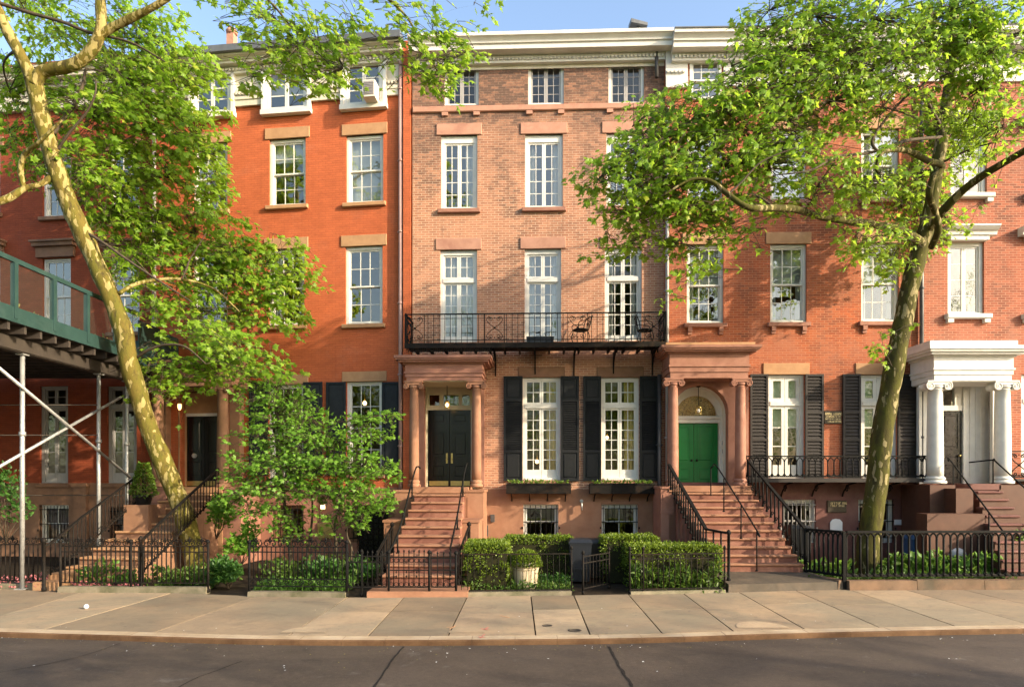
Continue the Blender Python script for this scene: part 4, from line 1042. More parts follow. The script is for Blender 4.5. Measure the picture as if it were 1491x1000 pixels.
mb = MB(); mb.box(ue0+.05, ue1-.05, -1.0, -.01, zc4-.02, zc4+.1); mb.build('portico_ceiling', M['white'], h.root)
for px in (1361.5, 1459.5): ionic(h, h.u(px, -.88), -.88, zl4, zc4, .20, 'white', cap_w=.30, cap_h=.25)
top = (h.u(1418, -1.2), h.u(1452, -1.2), zl4); bot = (h.u(1463, -3.5), h.u(1540, -3.5), .36)
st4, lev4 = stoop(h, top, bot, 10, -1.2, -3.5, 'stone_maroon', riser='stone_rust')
for q in ((h.u(1337,-.8), h.u(1391,-1.3), -1.3, -.031, 0, zl4-.03), (h.u(1392,-1.75), h.u(1417,-1.75), -1.75, -1.2, 0, zl4-.12), (h.u(1455,-1.2), D1, -1.2, -.031, 0, zl4-.03), (h.u(1350,-2.2), h.u(1434,-2.2), -2.2, -1.76, 0, h.z(748,1400,-2.2))):
    mb = MB(); mb.box(*q); mb.build('pier', M['stone_rust'], st4)
downpipe(h, .04, -.09, h.z(700,1335), h.z(150,1335), .055, 'pipe_dark', hopper=False)
off = -.8; mb = MB(); a, z = h.u(1472, off), h.z(697, 1480, off)
mb.box(a, D1-1, off, -.01, z-.06, z); b4 = mb.build('balcony', M['shutter_brown'], h.root)
mb = MB(); zt = h.z(657,1480,off)
for k in range(5):
    c = Vector((a+.24+.44*k, off+.03, (z+zt)/2)); ornament(mb, c, (1,0,0), (zt-z)*.9, .44, .014); mb.tube([c+Vector((-.22,0,z-c.z)), c+Vector((-.22,0,zt-c.z))], .014, 5)
mb.beam((a,off+.03,zt),(D1-1,off+.03,zt),.05,.03); mb.beam((a,off+.03,z+.05),(D1-1,off+.03,z+.05),.04,.03)
mb.build('railing', M['iron'], b4)
# ------------------------------------------------------------------ ground
ROAD = -.085
kerb_px = [(0,919.5),(187,925),(373,930),(560,931.5),(750,930.5),(935,928),(1118,922.5),(1300,918),(1491,914.5)]
back_px = [(0,857),(88,862),(303,863),(365,867),(505,869),(680,868),(850,866),(1058,862),(1232,857.5),(1491,854.5)]
def extend(pts, x0=-60, x1=60):
    a = pts[0] + (pts[0]-pts[1])*((x0-pts[0].x)/(pts[0].x-pts[1].x)); b = pts[-1] + (pts[-1]-pts[-2])*((x1-pts[-1].x)/(pts[-1].x-pts[-2].x))
    return [a] + pts + [b]
kerb = extend(smooth_path([gnd(*p) for p in kerb_px], 3)); back = extend([gnd(*p) for p in back_px])
def on_line(line, x):
    for i in range(len(line)-1):
        p, q = line[i], line[i+1]
        if p.x <= x <= q.x: return p.lerp(q, (x-p.x)/(q.x-p.x))
    return line[0].copy() if x < line[0].x else line[-1].copy()
def sheet(name, pts, z, mat):
    mb = MB(); mb.poly([(p[0], p[1], z) for p in pts]); o = mb.build(name, mat); o['kind'] = 'structure'; return o
sheet('terrain', [(-900,-900),(900,-900),(900,900),(-900,900)], -.30, M['earth'])
sheet('road', [(-90,-2.5),(90,-2.5),(90,13),(-90,13)], ROAD, M['asphalt'])
sheet('ground', [(-60,13.2)] + [(p.x, p.y+.02) for p in back] + [(60,13.2),(60,36),(-60,36)], -.03, M['soil'])
# opposite pavement behind the camera
mb = MB(); mb.box(-90, 90, -7, -2.5, ROAD-.2, .05); o = mb.build('opposite_pavement', M['bluestone']); o['kind'] = 'structure'
# kerb stones
mb = MB(); lst = kerb
KW = .26
for i in range(len(lst)-1):
    p, q = lst[i], lst[i+1]
    n = max(1, int((q-p).length/1.9))
    for k in range(n):
        a, b = p.lerp(q, k/n), p.lerp(q, (k+1)/n); t = (b-a).normalized()*.002; a = a+t; b = b-t
        z = RN.uniform(-.002, .002); dy = Vector((0, KW, 0)); e = .02
        mb.cur = 0
        mb.poly([(a.x,a.y+e,z),(b.x,b.y+e,z),(b.x,b.y+KW,z),(a.x,a.y+KW,z)])
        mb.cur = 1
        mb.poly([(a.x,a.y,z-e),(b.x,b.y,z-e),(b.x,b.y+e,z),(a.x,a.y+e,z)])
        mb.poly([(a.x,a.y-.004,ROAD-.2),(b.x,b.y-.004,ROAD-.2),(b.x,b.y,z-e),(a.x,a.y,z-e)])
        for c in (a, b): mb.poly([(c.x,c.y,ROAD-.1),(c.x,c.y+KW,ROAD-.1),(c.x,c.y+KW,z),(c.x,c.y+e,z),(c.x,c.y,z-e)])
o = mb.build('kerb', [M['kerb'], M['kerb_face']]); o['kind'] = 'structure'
# pavement flags with real open joints
joints = [((-300,862),(-700,905)),((-120,860),(-380,908)),((0,858),(-150,905)),((120,862),(-40,908)),((243,865),(75,912)),((372,868),(232,917)),((505,870),(421,924)),((588,870),(537,924)),((680,869),(653,924)),((773,867),(780,924)),((836,867),(859,923)),((915,865),(963,920)),((996,864),(1066,917)),((1077,862),(1169,914)),((1160,860),(1276,911)),((1235,857),(1379,907)),((1312,856),(1478,903)),((1390,855),(1580,900)),((1470,855),(1690,898))]
J = [(on_line(back, gnd(*a).x), on_line(kerb, gnd(*b).x) + Vector((0,KW,0))) for a, b in joints]
for k in range(14): J.append((J[-1][0]+Vector((1.4,.08,0)), J[-1][1]+Vector((1.4,.1,0))))
for k in range(8): J.insert(0, (J[0][0]-Vector((1.6,-.1,0)), J[0][1]-Vector((1.6,-.1,0))))
mb = MB(); tones = []
for i in range(len(J)-1):
    (b0, k0), (b1, k1) = J[i], J[i+1]
    tone = RN.uniform(.35, .8)
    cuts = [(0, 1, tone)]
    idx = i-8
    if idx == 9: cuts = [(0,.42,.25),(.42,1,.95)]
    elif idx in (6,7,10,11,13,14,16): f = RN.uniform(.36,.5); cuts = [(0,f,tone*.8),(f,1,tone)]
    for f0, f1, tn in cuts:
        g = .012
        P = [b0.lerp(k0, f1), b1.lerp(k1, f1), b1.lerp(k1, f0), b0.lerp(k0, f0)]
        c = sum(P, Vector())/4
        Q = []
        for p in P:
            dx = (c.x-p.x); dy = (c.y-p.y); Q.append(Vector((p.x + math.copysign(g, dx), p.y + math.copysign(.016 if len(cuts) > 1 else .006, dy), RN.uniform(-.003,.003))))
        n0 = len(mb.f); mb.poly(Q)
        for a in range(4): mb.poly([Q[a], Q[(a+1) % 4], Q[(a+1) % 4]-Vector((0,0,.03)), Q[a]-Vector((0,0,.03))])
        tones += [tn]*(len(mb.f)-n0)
# filled half rounds at the kerb
for (px, py, w, hgt, tn) in ((441,921,.36,.42,.9),(680,921,.3,.35,.75),(1112,914,.42,.5,.95)):
    c = gnd(px, py); pts = [(c.x + w*math.cos(PI*i/14), c.y + hgt*math.sin(PI*i/14), .0075) for i in range(15)]
    n0 = len(mb.f); mb.poly(pts); tones += [tn]*(len(mb.f)-n0)
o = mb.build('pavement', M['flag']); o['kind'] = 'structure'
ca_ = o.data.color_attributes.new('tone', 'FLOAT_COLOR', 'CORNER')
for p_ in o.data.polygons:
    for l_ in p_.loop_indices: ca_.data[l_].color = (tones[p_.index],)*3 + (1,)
mb = MB(); bl = [(p.x, p.y) for p in back]; kl = [(p.x, p.y+KW*.5) for p in kerb]
mb.poly([(x, y, -.028) for x, y in kl] + [(x, y+.03, -.028) for x, y in reversed(bl)]); o = mb.build('pavement_bed', M['soil']); o['kind'] = 'structure'
# tar cracks and a manhole-like valve lid pair, chalk marks, litter
def ribbon(mb, pts, w, z, seed=0):
    pts = smooth_path([Vector((p.x, p.y, z)) for p in pts], 8); L = []
    for i, p in enumerate(pts):
        t = (pts[min(i+1,len(pts)-1)]-pts[max(i-1,0)]).normalized(); s_ = Vector((-t.y, t.x, 0))
        ww = w*(.6+.8*abs(noise.noise(Vector((i*.7, seed, 0))))); off = s_*w*1.2*noise.noise(Vector((i*.35, seed+5, 0)))
        L.append((p+off-s_*ww, p+off+s_*ww))
    for i in range(len(L)-1): mb.poly([L[i][0], L[i+1][0], L[i+1][1], L[i][1]])
M['bag'] = surf('grubby_white_plastic', (.42,.41,.40), (.34,.33,.32), 6, .5, .4)
M['tar'] = surf('crack_tar', (.016,.014,.013), (.024,.02,.018), 20, .8, .2, bump=.3)
for pts, w in (([gnd(588,941,ROAD), gnd(572,960,ROAD), gnd(558,980,ROAD), gnd(543,1003,ROAD)], .018), ([gnd(886,941,ROAD), gnd(898,962,ROAD), gnd(909,982,ROAD), gnd(922,1003,ROAD)], .024), ([gnd(352,962,ROAD), gnd(310,978,ROAD), gnd(285,987,ROAD), gnd(255,1003,ROAD)], .012), ([gnd(175,936,ROAD), gnd(125,953,ROAD), gnd(60,968,ROAD), gnd(-40,985,ROAD)], .010)):
    mb = MB(); ribbon(mb, pts, w, ROAD+.004, w*900); o = mb.build('road_crack', M['tar']); o['kind'] = 'structure'
for (px, py, r, lab) in ((797,910.5,.085,'small round valve lid in the pale pavement flag, nearer the railings'), (837,917.5,.11,'larger round valve lid in the pale pavement flag, nearer the kerb')):
    c = gnd(px, py); mb = MB(); mb.lathe([(r,0),(r,.006),(r*.8,.009),(r*.78,.006),(0.001,.007)], (c.x,c.y,.001), 16); o = mb.build('valve_cover', M['bluestone']); tag(o, lab, 'valve cover')
M['chalk_red'] = surf('red_chalk', (.58,.16,.13), (.45,.22,.17), 40, .9, .1, bump=0)
M['chalk_orange'] = surf('orange_chalk', (.60,.30,.14), (.45,.28,.17), 40, .9, .1, bump=0)
mb = MB()
for (a, b, w) in (((700,915),(712,917),.02),((703,918),(711,913),.016),((696,927),(706,928),.018),((706,923),(699,929),.014)): ribbon(mb, [gnd(*a), gnd(*b)], w, .007, w*700)
o = mb.build('chalk_marking', M['chalk_red']); o['kind'] = 'structure'
mb = MB()
for (a, b, w) in (((727,896),(742,899),.016),((650,913),(662,913),.02),((655,916),(663,911),.014)): ribbon(mb, [gnd(*a), gnd(*b)], w, .007, w*500)
o = mb.build('chalk_marking', M['chalk_orange']); o['kind'] = 'structure'
c = gnd(125.5, 886); mb = MB(); prof = [(0.001,0)] + [(.045*math.sin(PI*i/8), .045*(1-math.cos(PI*i/8))) for i in range(1,8)] + [(0.001,.09)]
mb.lathe(prof, (c.x,c.y,0), 12); tag(mb.build('ball', M['paper']), 'small white ball lying on the pavement by the scaffold', 'ball')
# scatter of fallen petals, twigs and grit in the gutter: nobody could count it
mb = MB(); rr = random.Random(5)
for i in range(300):
    if rr.random() < .6:
        x = rr.uniform(-9, 9); p = on_line(kerb, x); y = p.y - abs(rr.gauss(0, .25)) - .02; z = ROAD+.004
    else:
        x = rr.uniform(-9, 10); y = rr.uniform(8.2, 9.6) if rr.random() < .5 else rr.uniform(10.2, 13.2); z = (ROAD if y < 9.6 else 0)+.006
    s_ = rr.uniform(.006, .018); w = rr.uniform(0, 6.28)
    q = [Vector((x+s_*rr.uniform(.6,1.2)*math.cos(w+k*1.57), y+s_*rr.uniform(.5,1)*math.sin(w+k*1.57), z+rr.uniform(0,.006))) for k in range(4)]
    mb.cur = rr.choice([0,0,1]); mb.poly(q)
o = mb.build('debris', [M['leaf_dry'], M['paper']]); tag(o, None, None, kind='stuff')

# ------------------------------------------------------------------ fences
def fence(name, label, a, b, zt, zb, pitch, r, mat, cat='fence', top=None, bottom=None, plinth=None, ph=.12, pw=.22, posts=(0,1), post_r=.022, mid=None, over=.0, post_top=.08, group=None, zmid=None):
    a, b = Vector(a), Vector(b); a.z = b.z = 0; L = (b-a).length; d = (b-a)/L; up = Vector((0,0,1)); nrm = Vector((d.y,-d.x,0))
    root = empty(name, label, cat, a, 0, group); a0 = a; a = Vector((0,0,0)); b = b-a0
    n = max(2, int(L/pitch)); mb = MB()
    for i in range(n+1):
        p = V2(a, b, i/n); mb.tube([p+up*zb, p+up*(zt+over)], r, 5)
        if over: mb.lathe([(r*1.2,0),(r*2,.02),(0,.07)], p+up*(zt+over-.02), 5)
    mb.build('picket_panel', mat, root)
    mb = MB()
    for z in [zt, zb] + (mid or []): mb.beam(a+up*z, b+up*z, .028, .022)
    mb.build('rail', mat, root)
    for t in posts:
        p = V2(a, b, t); mb = MB(); mb.tube([p+up*.0, p+up*(zt+post_top)], post_r, 8); mb.lathe([(post_r*1.1,0),(post_r*1.7,.02),(post_r*1.5,.05),(.002,.085)], p+up*(zt+post_top-.01), 8)
        mb.lathe([(post_r*1.5,0),(post_r*1.5,.06),(post_r,.08)], p+up*.0, 8); mb.build('post', mat, root)
    if top == 'scroll':
        mb = MB(); m = int(L/.26)
        for i in range(m):
            c = V2(a, b, (i+.5)/m) + up*(zt+.06); w = L/m
            scroll(mb, c-d*w*.24, d, up, w*.25, .011, 1.2); scroll(mb, c+d*w*.24, -d, up, w*.25, .011, 1.2)
            q = c+up*.03; mb.tube([q-up*.05, q+up*.05], .012, 5); mb.lathe([(.002,0),(.028,.03),(.018,.055),(.002,.09)], q+up*.03, 6)
            for s_ in (-1, 1): mb.tube(smooth_path([q, q+d*s_*.05+up*.06, q+d*s_*.11+up*.04], 3), .010, 4, cap=False)
        mb.build('cresting', mat, root)
    if top == 'rings' or bottom == 'rings':
        mb = MB(); w = L/n
        for i in range(n):
            c = V2(a, b, (i+.5)/n)
            for z in ([zt-.07] if top == 'rings' else []) + ([zb+.055] if bottom == 'rings' else []):
                mb.tube([c+up*z + d*(w*.40*math.cos(k*PI/6)) + up*(w*.40*math.sin(k*PI/6)) for k in range(13)], .007, 4, cap=False)
            if top == 'rings' and 0 < i < n-1 and i % 2: mb.lathe([(0,-.03),(.022,0),(0,.03)], c+up*((zt+zb)/2), 6); mb.lathe([(0,-.03),(.022,0),(0,.03)], c+up*(zb+.22), 6)
        mb.build('ring_band', mat, root)
    if bottom == 'scroll':
        mb = MB(); m = int(L/.17)
        for i in range(m): scroll(mb, V2(a, b, (i+.5)/m)+up*(zb-.075), d*(1 if i % 2 else -1), up, .06, .010, 1.2)
        mb.beam(a+up*(zb-.15), b+up*(zb-.15), .028, .022); mb.build('scroll_band', mat, root)
    if plinth:
        mb = MB(); k = max(1, int(L/1.7)); rr = random.Random(int(L*100))
        for i in range(k):
            p, q = V2(a, b, i/k)+d*.006, V2(a, b, (i+1)/k)-d*.006; hh = ph+rr.uniform(-.012,.008)
            A, B = p+nrm*pw*.5, q+nrm*pw*.5; C, D = q-nrm*pw*.5, p-nrm*pw*.5
            e = nrm*.025
            mb.hexa([A-up*.05, B-up*.05, C-up*.05, D-up*.05, A-e+up*hh, B-e+up*hh, C+up*hh, D+up*hh])
        mb.build('plinth', plinth, root)
    return root
I, IR = M['iron'], M['iron_rust']
fence('iron_fence', 'low rusty iron railing under the scaffold with drooping top rail', gnd(-180,855), gnd(62,856), .98, .17, .105, .014, IR, top='scroll', plinth=M['plinth_grey'], ph=.1, posts=(0,.55,1))
fence('iron_fence', 'rusty iron railing with leafy cresting in front of the leaning left plane tree', gnd(88,861), gnd(303,862), .99, .20, .099, .0145, IR, top='scroll', mid=[.87], plinth=M['plinth_grey'], ph=.12, posts=(0,.48,1), post_r=.027)
fence('iron_fence', 'black iron railing with scrolled foot in front of the bushy small tree', gnd(363,867), gnd(505,868.5), 1.03, .36, .093, .013, I, top='scroll', bottom='scroll', plinth=M['plinth_grey'], ph=.1, posts=(0,1), mid=[.92], post_r=.027)
fence('iron_gate', 'low iron gate with rings across the foot of the pink stoop', gnd(566,868.2), gnd(625,868.2), .82, .20, .098, .011, I, 'gate', top='rings', bottom='rings', posts=(0,1), mid=[.55], over=.12, post_r=.026)
fence('iron_fence', 'short fixed railing panel right of the ringed stoop gate', gnd(628,868.2), gnd(664,868), .80, .20, .104, .011, I, bottom='rings', posts=(1,), mid=[.55], over=.1, post_r=.026)
fence('iron_fence', 'short fixed railing panel left of the ringed stoop gate', gnd(507,868.6), gnd(563,868.2), .84, .20, .098, .012, I, bottom='rings', posts=(.35,), mid=[.72], over=.08, post_r=.022)
fence('iron_fence', 'thin wire railing in front of the clay planter and square hedge', gnd(672,866.5), gnd(832,864.5), .86, .10, .125, .007, IR, posts=(1,), plinth=M['plinth_grey'], ph=.08, pw=.18, post_r=.018, post_top=.10)
g0 = gnd(849,864.8); fence('iron_gate', 'small thin iron gate standing open between the hedges', g0, gnd(849,864.8)+Vector((.66,.75,0)), .80, .12, .115, .009, IR, 'gate', posts=(0,1), mid=[.66], post_r=.022, post_top=.06)
fence('iron_fence', 'thin iron railing in front of the long hedge left of the green door stoop', gnd(917,864.5), gnd(1055,861.5), .84, .10, .118, .009, IR, posts=(0,.14,1), mid=[.74], plinth=M['plinth_grey'], ph=.06, pw=.18, post_r=.02, post_top=.10)
# doorstep stone in front of the pink stoop
mb = MB(); a, b = gnd(534,869.8), gnd(681,868.8)
mb.hexa([a-Vector((0,0,.05)), b-Vector((0,0,.05)), b+Vector((0,.9,-.05)), a+Vector((0,.9,-.05)), a+Vector((0,.01,.115)), b+Vector((0,.01,.115)), b+Vector((0,.9,.115)), a+Vector((0,.9,.115))])
tag(mb.build('doorstep', M['stone_pink']), 'long pink stone step under the ringed stoop gate', 'step')
mb = MB(); a, b = gnd(50,857), gnd(86,857.5); mb.box(a.x, b.x, a.y-.06, a.y+1.0, -.03, .16); mb.box(a.x+.1, b.x, a.y+.3, a.y+1.2, .16, .30)
tag(mb.build('doorstep', M['stone_tan']), 'tan stone doorstep at the pavement beside the scaffold', 'step')
# raised slab at the foot of the green door stoop
a, b = gnd(1060,862), gnd(1234,857.5); c, d = at(1046,828,14.75), at(1171,828,15.0); hh = .17
mb = MB(); mb.hexa([(a.x,a.y-.02,-.02),(b.x,b.y-.02,-.02),(d.x+.1,15.6,-.02),(c.x,15.6,-.02),(a.x+.02,a.y,hh),(b.x-.02,b.y,hh),(d.x+.1,15.6,.29),(c.x,15.6,.29)])
tag(mb.build('landing_slab', M['bluestone']), 'broad grey stone slab at the foot of the green door stoop', 'step')

# heavy gothic railing on the right
ca = gnd(1229,857.5); cb = ca + Vector((4.6,.12,0)); c0 = at(1173,771,15.35); c0.z = 0
root = empty('iron_fence', 'heavy black gothic railing round the right plane tree bed', 'fence', ca)
o0 = ca.copy(); loc = lambda p: Vector(p)-o0
for (p, q, n) in ((ca+Vector((.05,0,0)), cb, 29), (c0, ca-Vector((.03,0,0)), 8)):
    mb = MB(); gothic_rail(mb, loc(p)+Vector((0,0,.22)), loc(q)+Vector((0,0,.22)), n, 1.05, .07, .024, .13, cap=(.09,.05)); mb.build('picket_panel', I, root)
    mb = MB(); pp, qq = loc(p), loc(q); dv = (qq-pp).normalized(); nr = Vector((dv.y,-dv.x,0)); k = max(1, int((qq-pp).length/1.3))
    for i in range(k):
        u, v = V2(pp, qq, i/k)+dv*.005, V2(pp, qq, (i+1)/k)-dv*.005
        A, B, C, D = u+nr*.14, v+nr*.14, v-nr*.12, u-nr*.12; z = Vector((0,0,.21+RN.uniform(-.01,.01)))
        mb.hexa([A,B,C,D,A-nr*.02+z,B-nr*.02+z,C+z,D+z])
    mb.build('plinth', M['plinth_brown'], root)
for p in (ca, c0):
    mb = MB(); q = loc(p); mb.box(q.x-.035, q.x+.035, q.y-.035, q.y+.035, 0, 1.28); mb.build('post', I, root)

# ------------------------------------------------------------------ stair railings
def stair_rail(label, P, foot, n, r, mat, rail=(.05,.035), newel=None, name='stair_railing', curls=False, lower=True):
    """P: world points of the top rail; foot: world points under them (same count)"""
    o0 = Vector((P[-1].x, P[-1].y, 0)); root = empty(name, label, 'railing', o0)
    P = [p-o0 for p in P]; foot = [p-o0 for p in foot]
    mb = MB()
    for i in range(len(P)-1): mb.beam(P[i], P[i+1], *rail)
    mb.build('rail', mat, root)
    mb = MB(); seg = [(P[i+1]-P[i]).length for i in range(len(P)-1)]; tot = sum(seg)
    for k in range(n+1):
        s_ = tot*k/n; i = 0
        while i < len(seg)-1 and s_ > seg[i]: s_ -= seg[i]; i += 1
        t = min(1, s_/seg[i]); a, b = V2(P[i], P[i+1], t), V2(foot[i], foot[i+1], t)
        mb.tube([b, a], r, 6); mb.tube([b, b+Vector((0,0,.06))], r*1.6, 6)
        if curls:
            d = (P[i+1]-P[i]); d.z = 0; d.normalize()
            scroll(mb, b+Vector((0,0,.10))+d*.07, d, (0,0,1), .06, r*.6, 1.1)
    mb.build('baluster_panel', mat, root)
    if lower:
        mb = MB()
        for i in range(len(P)-1): mb.beam(foot[i]+Vector((0,0,.06)), foot[i+1]+Vector((0,0,.06)), .035, .025)
        mb.build('lower_rail', mat, root)
    for q, top_, z0 in (newel or []):
        q = q-o0; mb = MB(); mb.lathe([(.05,z0),(.05,z0+.08),(.034,z0+.1),(.034,top_-.06),(.05,top_-.05),(.055,top_-.02),(.03,top_+.03),(.002,top_+.05)], (q.x,q.y,0), 10); mb.build('newel', mat, root)
    return root
def down(p, z): return Vector((p.x, p.y, z))
# green door stoop
P = [at(974,676,17.6), at(1028,770,14.9), at(1061,776,14.45)]
stair_rail('heavy black stair railing left of the green door steps', P, [down(P[0],zl3+.0), down(P[1],.42), down(P[2],.24)], 19, .020, I, (.075,.045), newel=[(P[2],1.28,.15)], lower=False)
P = [at(1090,671,17.7), at(1172,769,15.3)]
stair_rail('heavy black stair railing right of the green door steps, meeting the gothic railing', P, [down(P[0],zl3+.0), down(P[1],.40)], 14, .020, I, (.075,.045), curls=True, lower=False)
def handrail(label, pts, posts, r=.018, mat=None):
    o0 = Vector((pts[-1].x, pts[-1].y, 0)); root = empty('handrail', label, 'handrail', o0)
    mb = MB(); mb.tube(smooth_path([p-o0 for p in pts], 4), r, 7); mb.build('rail', mat or I, root)
    for p, z in posts: mb = MB(); q = p-o0; mb.tube([Vector((q.x,q.y,z)), q], r*.85, 7); mb.lathe([(r*2,0),(r*2,.02),(r,.03)], (q.x,q.y,z), 7); mb.build('post', mat or I, root)
handrail('thin iron handrail up the middle of the green door steps', [at(1035,682,17.2), at(1038,679,17.15), at(1046,682,17.0), at(1102,772,14.8), at(1102,776,14.75)],
         [(at(1035,682,17.2), zl3-.25), (at(1054,696,16.5), 1.62), (at(1079,736,15.6), 1.02), (at(1102,773,14.78), .36)])
# pink stoop
handrail('curving black handrail left of the pink steps', [at(612,682,17.4), at(609,679,17.4), at(605,683,17.3), at(597,712,16.6), at(588,748,15.7), at(578,780,14.8), at(568,800,14.2), at(556,808,13.9)],
         [(at(600,702,16.8), 1.95), (at(589,745,15.8), 1.35), (at(579,777,14.9), .75)], .022)
handrail('curving black handrail right of the pink steps', [at(680,674,17.4), at(677,684,17.2), at(672,714,16.5), at(666,750,15.6), at(659,783,14.7), at(656,796,14.3), at(656,800,14.2)],
         [(at(674,700,16.9), 2.0), (at(666,750,15.6), 1.25), (at(656,796,14.3), .25)], .022)
P = [at(571,766,15.6), at(548,808,14.1)]
stair_rail('old scrolled iron railing piece left of the pink stoop foot', P, [down(P[0],.45), down(P[1],.15)], 8, .012, IR, (.05,.03), newel=[(P[0],1.38,.2)], curls=True)
P = [at(683,766,15.7), at(668,806,14.1)]
stair_rail('old scrolled iron railing piece right of the pink stoop foot', P, [down(P[0],.45), down(P[1],.15)], 6, .012, IR, (.05,.03), newel=[(P[0],1.38,.2)], curls=True)
# orange house stoop
P = [at(212,684,17.8), at(120,752,15.3), at(72,792,14.3), at(64,794,14.2)]
stair_rail('rusty stair railing left of the tan stoop beside the scaffold poles', P, [down(P[0],2.0), down(P[1],.75), down(P[2],.32), down(P[3],.3)], 26, .012, IR, (.06,.035), newel=[(P[3],1.12,.0)], curls=True)
P = [at(318,682,17.8), at(255,740,15.9), at(205,788,14.4)]
stair_rail('rusty stair railing right of the tan stoop behind the leaning trunk', P, [down(P[0],2.0), down(P[1],.95), down(P[2],.3)], 24, .012, IR, (.06,.035), newel=[(P[2],1.15,.0)], curls=True)
# white portico stoop
handrail('thin handrail left of the white portico steps', [at(1381,671,17.4), at(1386,673,17.3), at(1458,770,15.0), at(1462,774,14.9)], [(at(1388,676,17.25), 1.9), (at(1440,746,15.5), .6)], .02)
handrail('thin handrail right of the white portico steps with level top', [at(1411,673,17.9), at(1446,669.5,17.5), at(1450,672,17.4), at(1505,722,16.0), at(1530,745,15.4)], [(at(1446,670,17.5), zl4), (at(1505,722,16.0), 1.0)], .02)

# ------------------------------------------------------------------ pavement scaffold (sidewalk shed)
XE = -10.4; D0, D1_ = 11.5, 20.15; ZD = 5.72
shed = empty('scaffold_shed', 'green and grey pavement scaffold with timber deck and steel poles', 'scaffold', (XE, 14, 0))
def sp(mb, name, mat, **k): o = mb.build(name, mat, shed); o.location = (-XE, -14, 0); return o
mb = MB()
y = D0
while y < 23: x1 = XE-.05-max(0, (y+.25-20.15)/.12); mb.box(-26, x1, y, y+.215, ZD+.0, ZD+.05); y += .225
sp(mb, 'deck', M['shed_deck'])
mb = MB()
y = D0+.1
while y < D1_: mb.box(-26, XE-.06, y, y+.07, ZD-.19, ZD-.001); y += .46
sp(mb, 'joist', M['shed_deck'])
for x in (XE-.55, -16.5):
    mb = MB(); mb.box(x-.10, x+.10, D0, D1_-.1, ZD-.225, ZD-.195); mb.box(x-.10, x+.10, D0, D1_-.1, ZD-.50, ZD-.47); mb.box(x-.015, x+.015, D0, D1_-.1, ZD-.47, ZD-.225)
    mb.box(x+.10, x+.13, D0, D1_-.1, ZD-.48, ZD-.22) ; sp(mb, 'beam', M['shed_beam'])
mb = MB(); mb.box(XE-.03, XE, D0, 18.0, ZD-.02, ZD+.30); sp(mb, 'fascia', M['shed_green'])
mb = MB(); mb.box(XE-.045, XE+.005, D0, 18.0, ZD+1.22, ZD+1.32); sp(mb, 'guard_rail', M['shed_green'])
for y in (12.3, 13.55, 14.7, 15.85, 17.0): mb = MB(); mb.box(XE-.085, XE+.012, y, y+.10, ZD+.06, ZD+1.22); sp(mb, 'guard_post', M['shed_green'])
mb = MB(); mb.poly([(XE-.04,D0,ZD+.28),(XE-.04,18.0,ZD+.28),(XE-.04,18.0,ZD+1.24),(XE-.04,D0,ZD+1.24)]); sp(mb, 'netting', M['netting'])
mb = MB(); mb.box(XE-.02, XE+.012, 18.02, 19.08, ZD-.10, ZD+1.12); mb.box(XE-.02, XE+.008, 19.09, D1_, ZD-.10, ZD+1.06); mb.box(XE-1.6, XE-.03, D1_-.03, D1_, ZD-.1, ZD+1.0); sp(mb, 'plywood_panel', M['shed_green'])
for y in (13.2, 14.5, 17.16, 18.4):
    mb = MB(); x = XE-.55; mb.tube([(x,y,0.0),(x,y,ZD-.5)], .047, 10); mb.box(x-.11, x+.11, y-.11, y+.11, .001, .02); mb.box(x-.09, x+.09, y-.09, y+.09, ZD-.53, ZD-.505); mb.lathe([(.07,0),(.07,.09)], (x,y,3.4), 8); sp(mb, 'pole', M['steel'])
x = XE-.48
for a, b in (((x,13.2,5.05),(x,18.45,2.5)), ((x-.06,13.2,2.4),(x-.06,18.1,4.72))):
    mb = MB(); mb.tube([a, b], .036, 8); sp(mb, 'brace', M['steel'])
for y, z in ((17.1, 4.39), (17.1, 3.6), (18.3, 2.0)): mb = MB(); mb.tube([(XE-.55,y,z),(-22,y,z)], .014, 6); sp(mb, 'ledger', M['shed_beam'])

# ------------------------------------------------------------------ things standing about
def bin_(label, px, d, yt, w, mat, lid, z0=0.0, name='dustbin'):
    c = at(px, 700, d); zt = EYE + (CY-yt)*d/F
    root = empty(name, label, 'bin', (c.x, c.y, z0)); hh = zt-z0
    mb = MB(); a, b = w*.42, w*.5
    mb.hexa([(-a,-a,.03),(a,-a,.03),(a,a,.03),(-a,a,.03),(-b,-b,hh-.09),(b,-b,hh-.09),(b,b,hh-.09),(-b,b,hh-.09)])
    mb.box(-b*.6, b*.6, -b-.006, -b+.02, hh*.3, hh*.34); mb.box(-b-.015, b+.015, -b-.015, b+.015, hh-.12, hh-.085); mb.build('body', mat, root)
    mb = MB(); mb.hexa([(-b-.03,-b-.03,hh-.083),(b+.03,-b-.03,hh-.083),(b+.03,b+.03,hh-.083),(-b-.03,b+.03,hh-.083),(-b+.03,-b+.05,hh),(b-.03,-b+.05,hh),(b-.03,b-.01,hh),(-b+.03,b-.01,hh)]); mb.build('lid', lid, root)
    for s_ in (-1,1): mb = MB(); mb.tube([(s_*b*.8-.02,b,.07),(s_*b*.8+.02,b,.07)], .07, 10); mb.build('wheel', M['plastic_black'], root)
bin_('slate blue wheelie bin behind the hedge gap', 844, 15.6, 783.5, .52, M['plastic_grey'], M['plastic_grey'])
bin_('black dustbin between slate bin and long hedge', 872, 16.2, 784, .52, M['plastic_black'], M['plastic_black'])
bin_('blue recycling bin beside the maroon basement wall, nearer the trunk', 1334, 17.0, 779, .44, M['plastic_blue'], M['plastic_blue'])
bin_('blue recycling bin beside the maroon basement wall, farther from the trunk', 1361, 17.0, 780, .44, M['plastic_blue'], M['plastic_blue'])
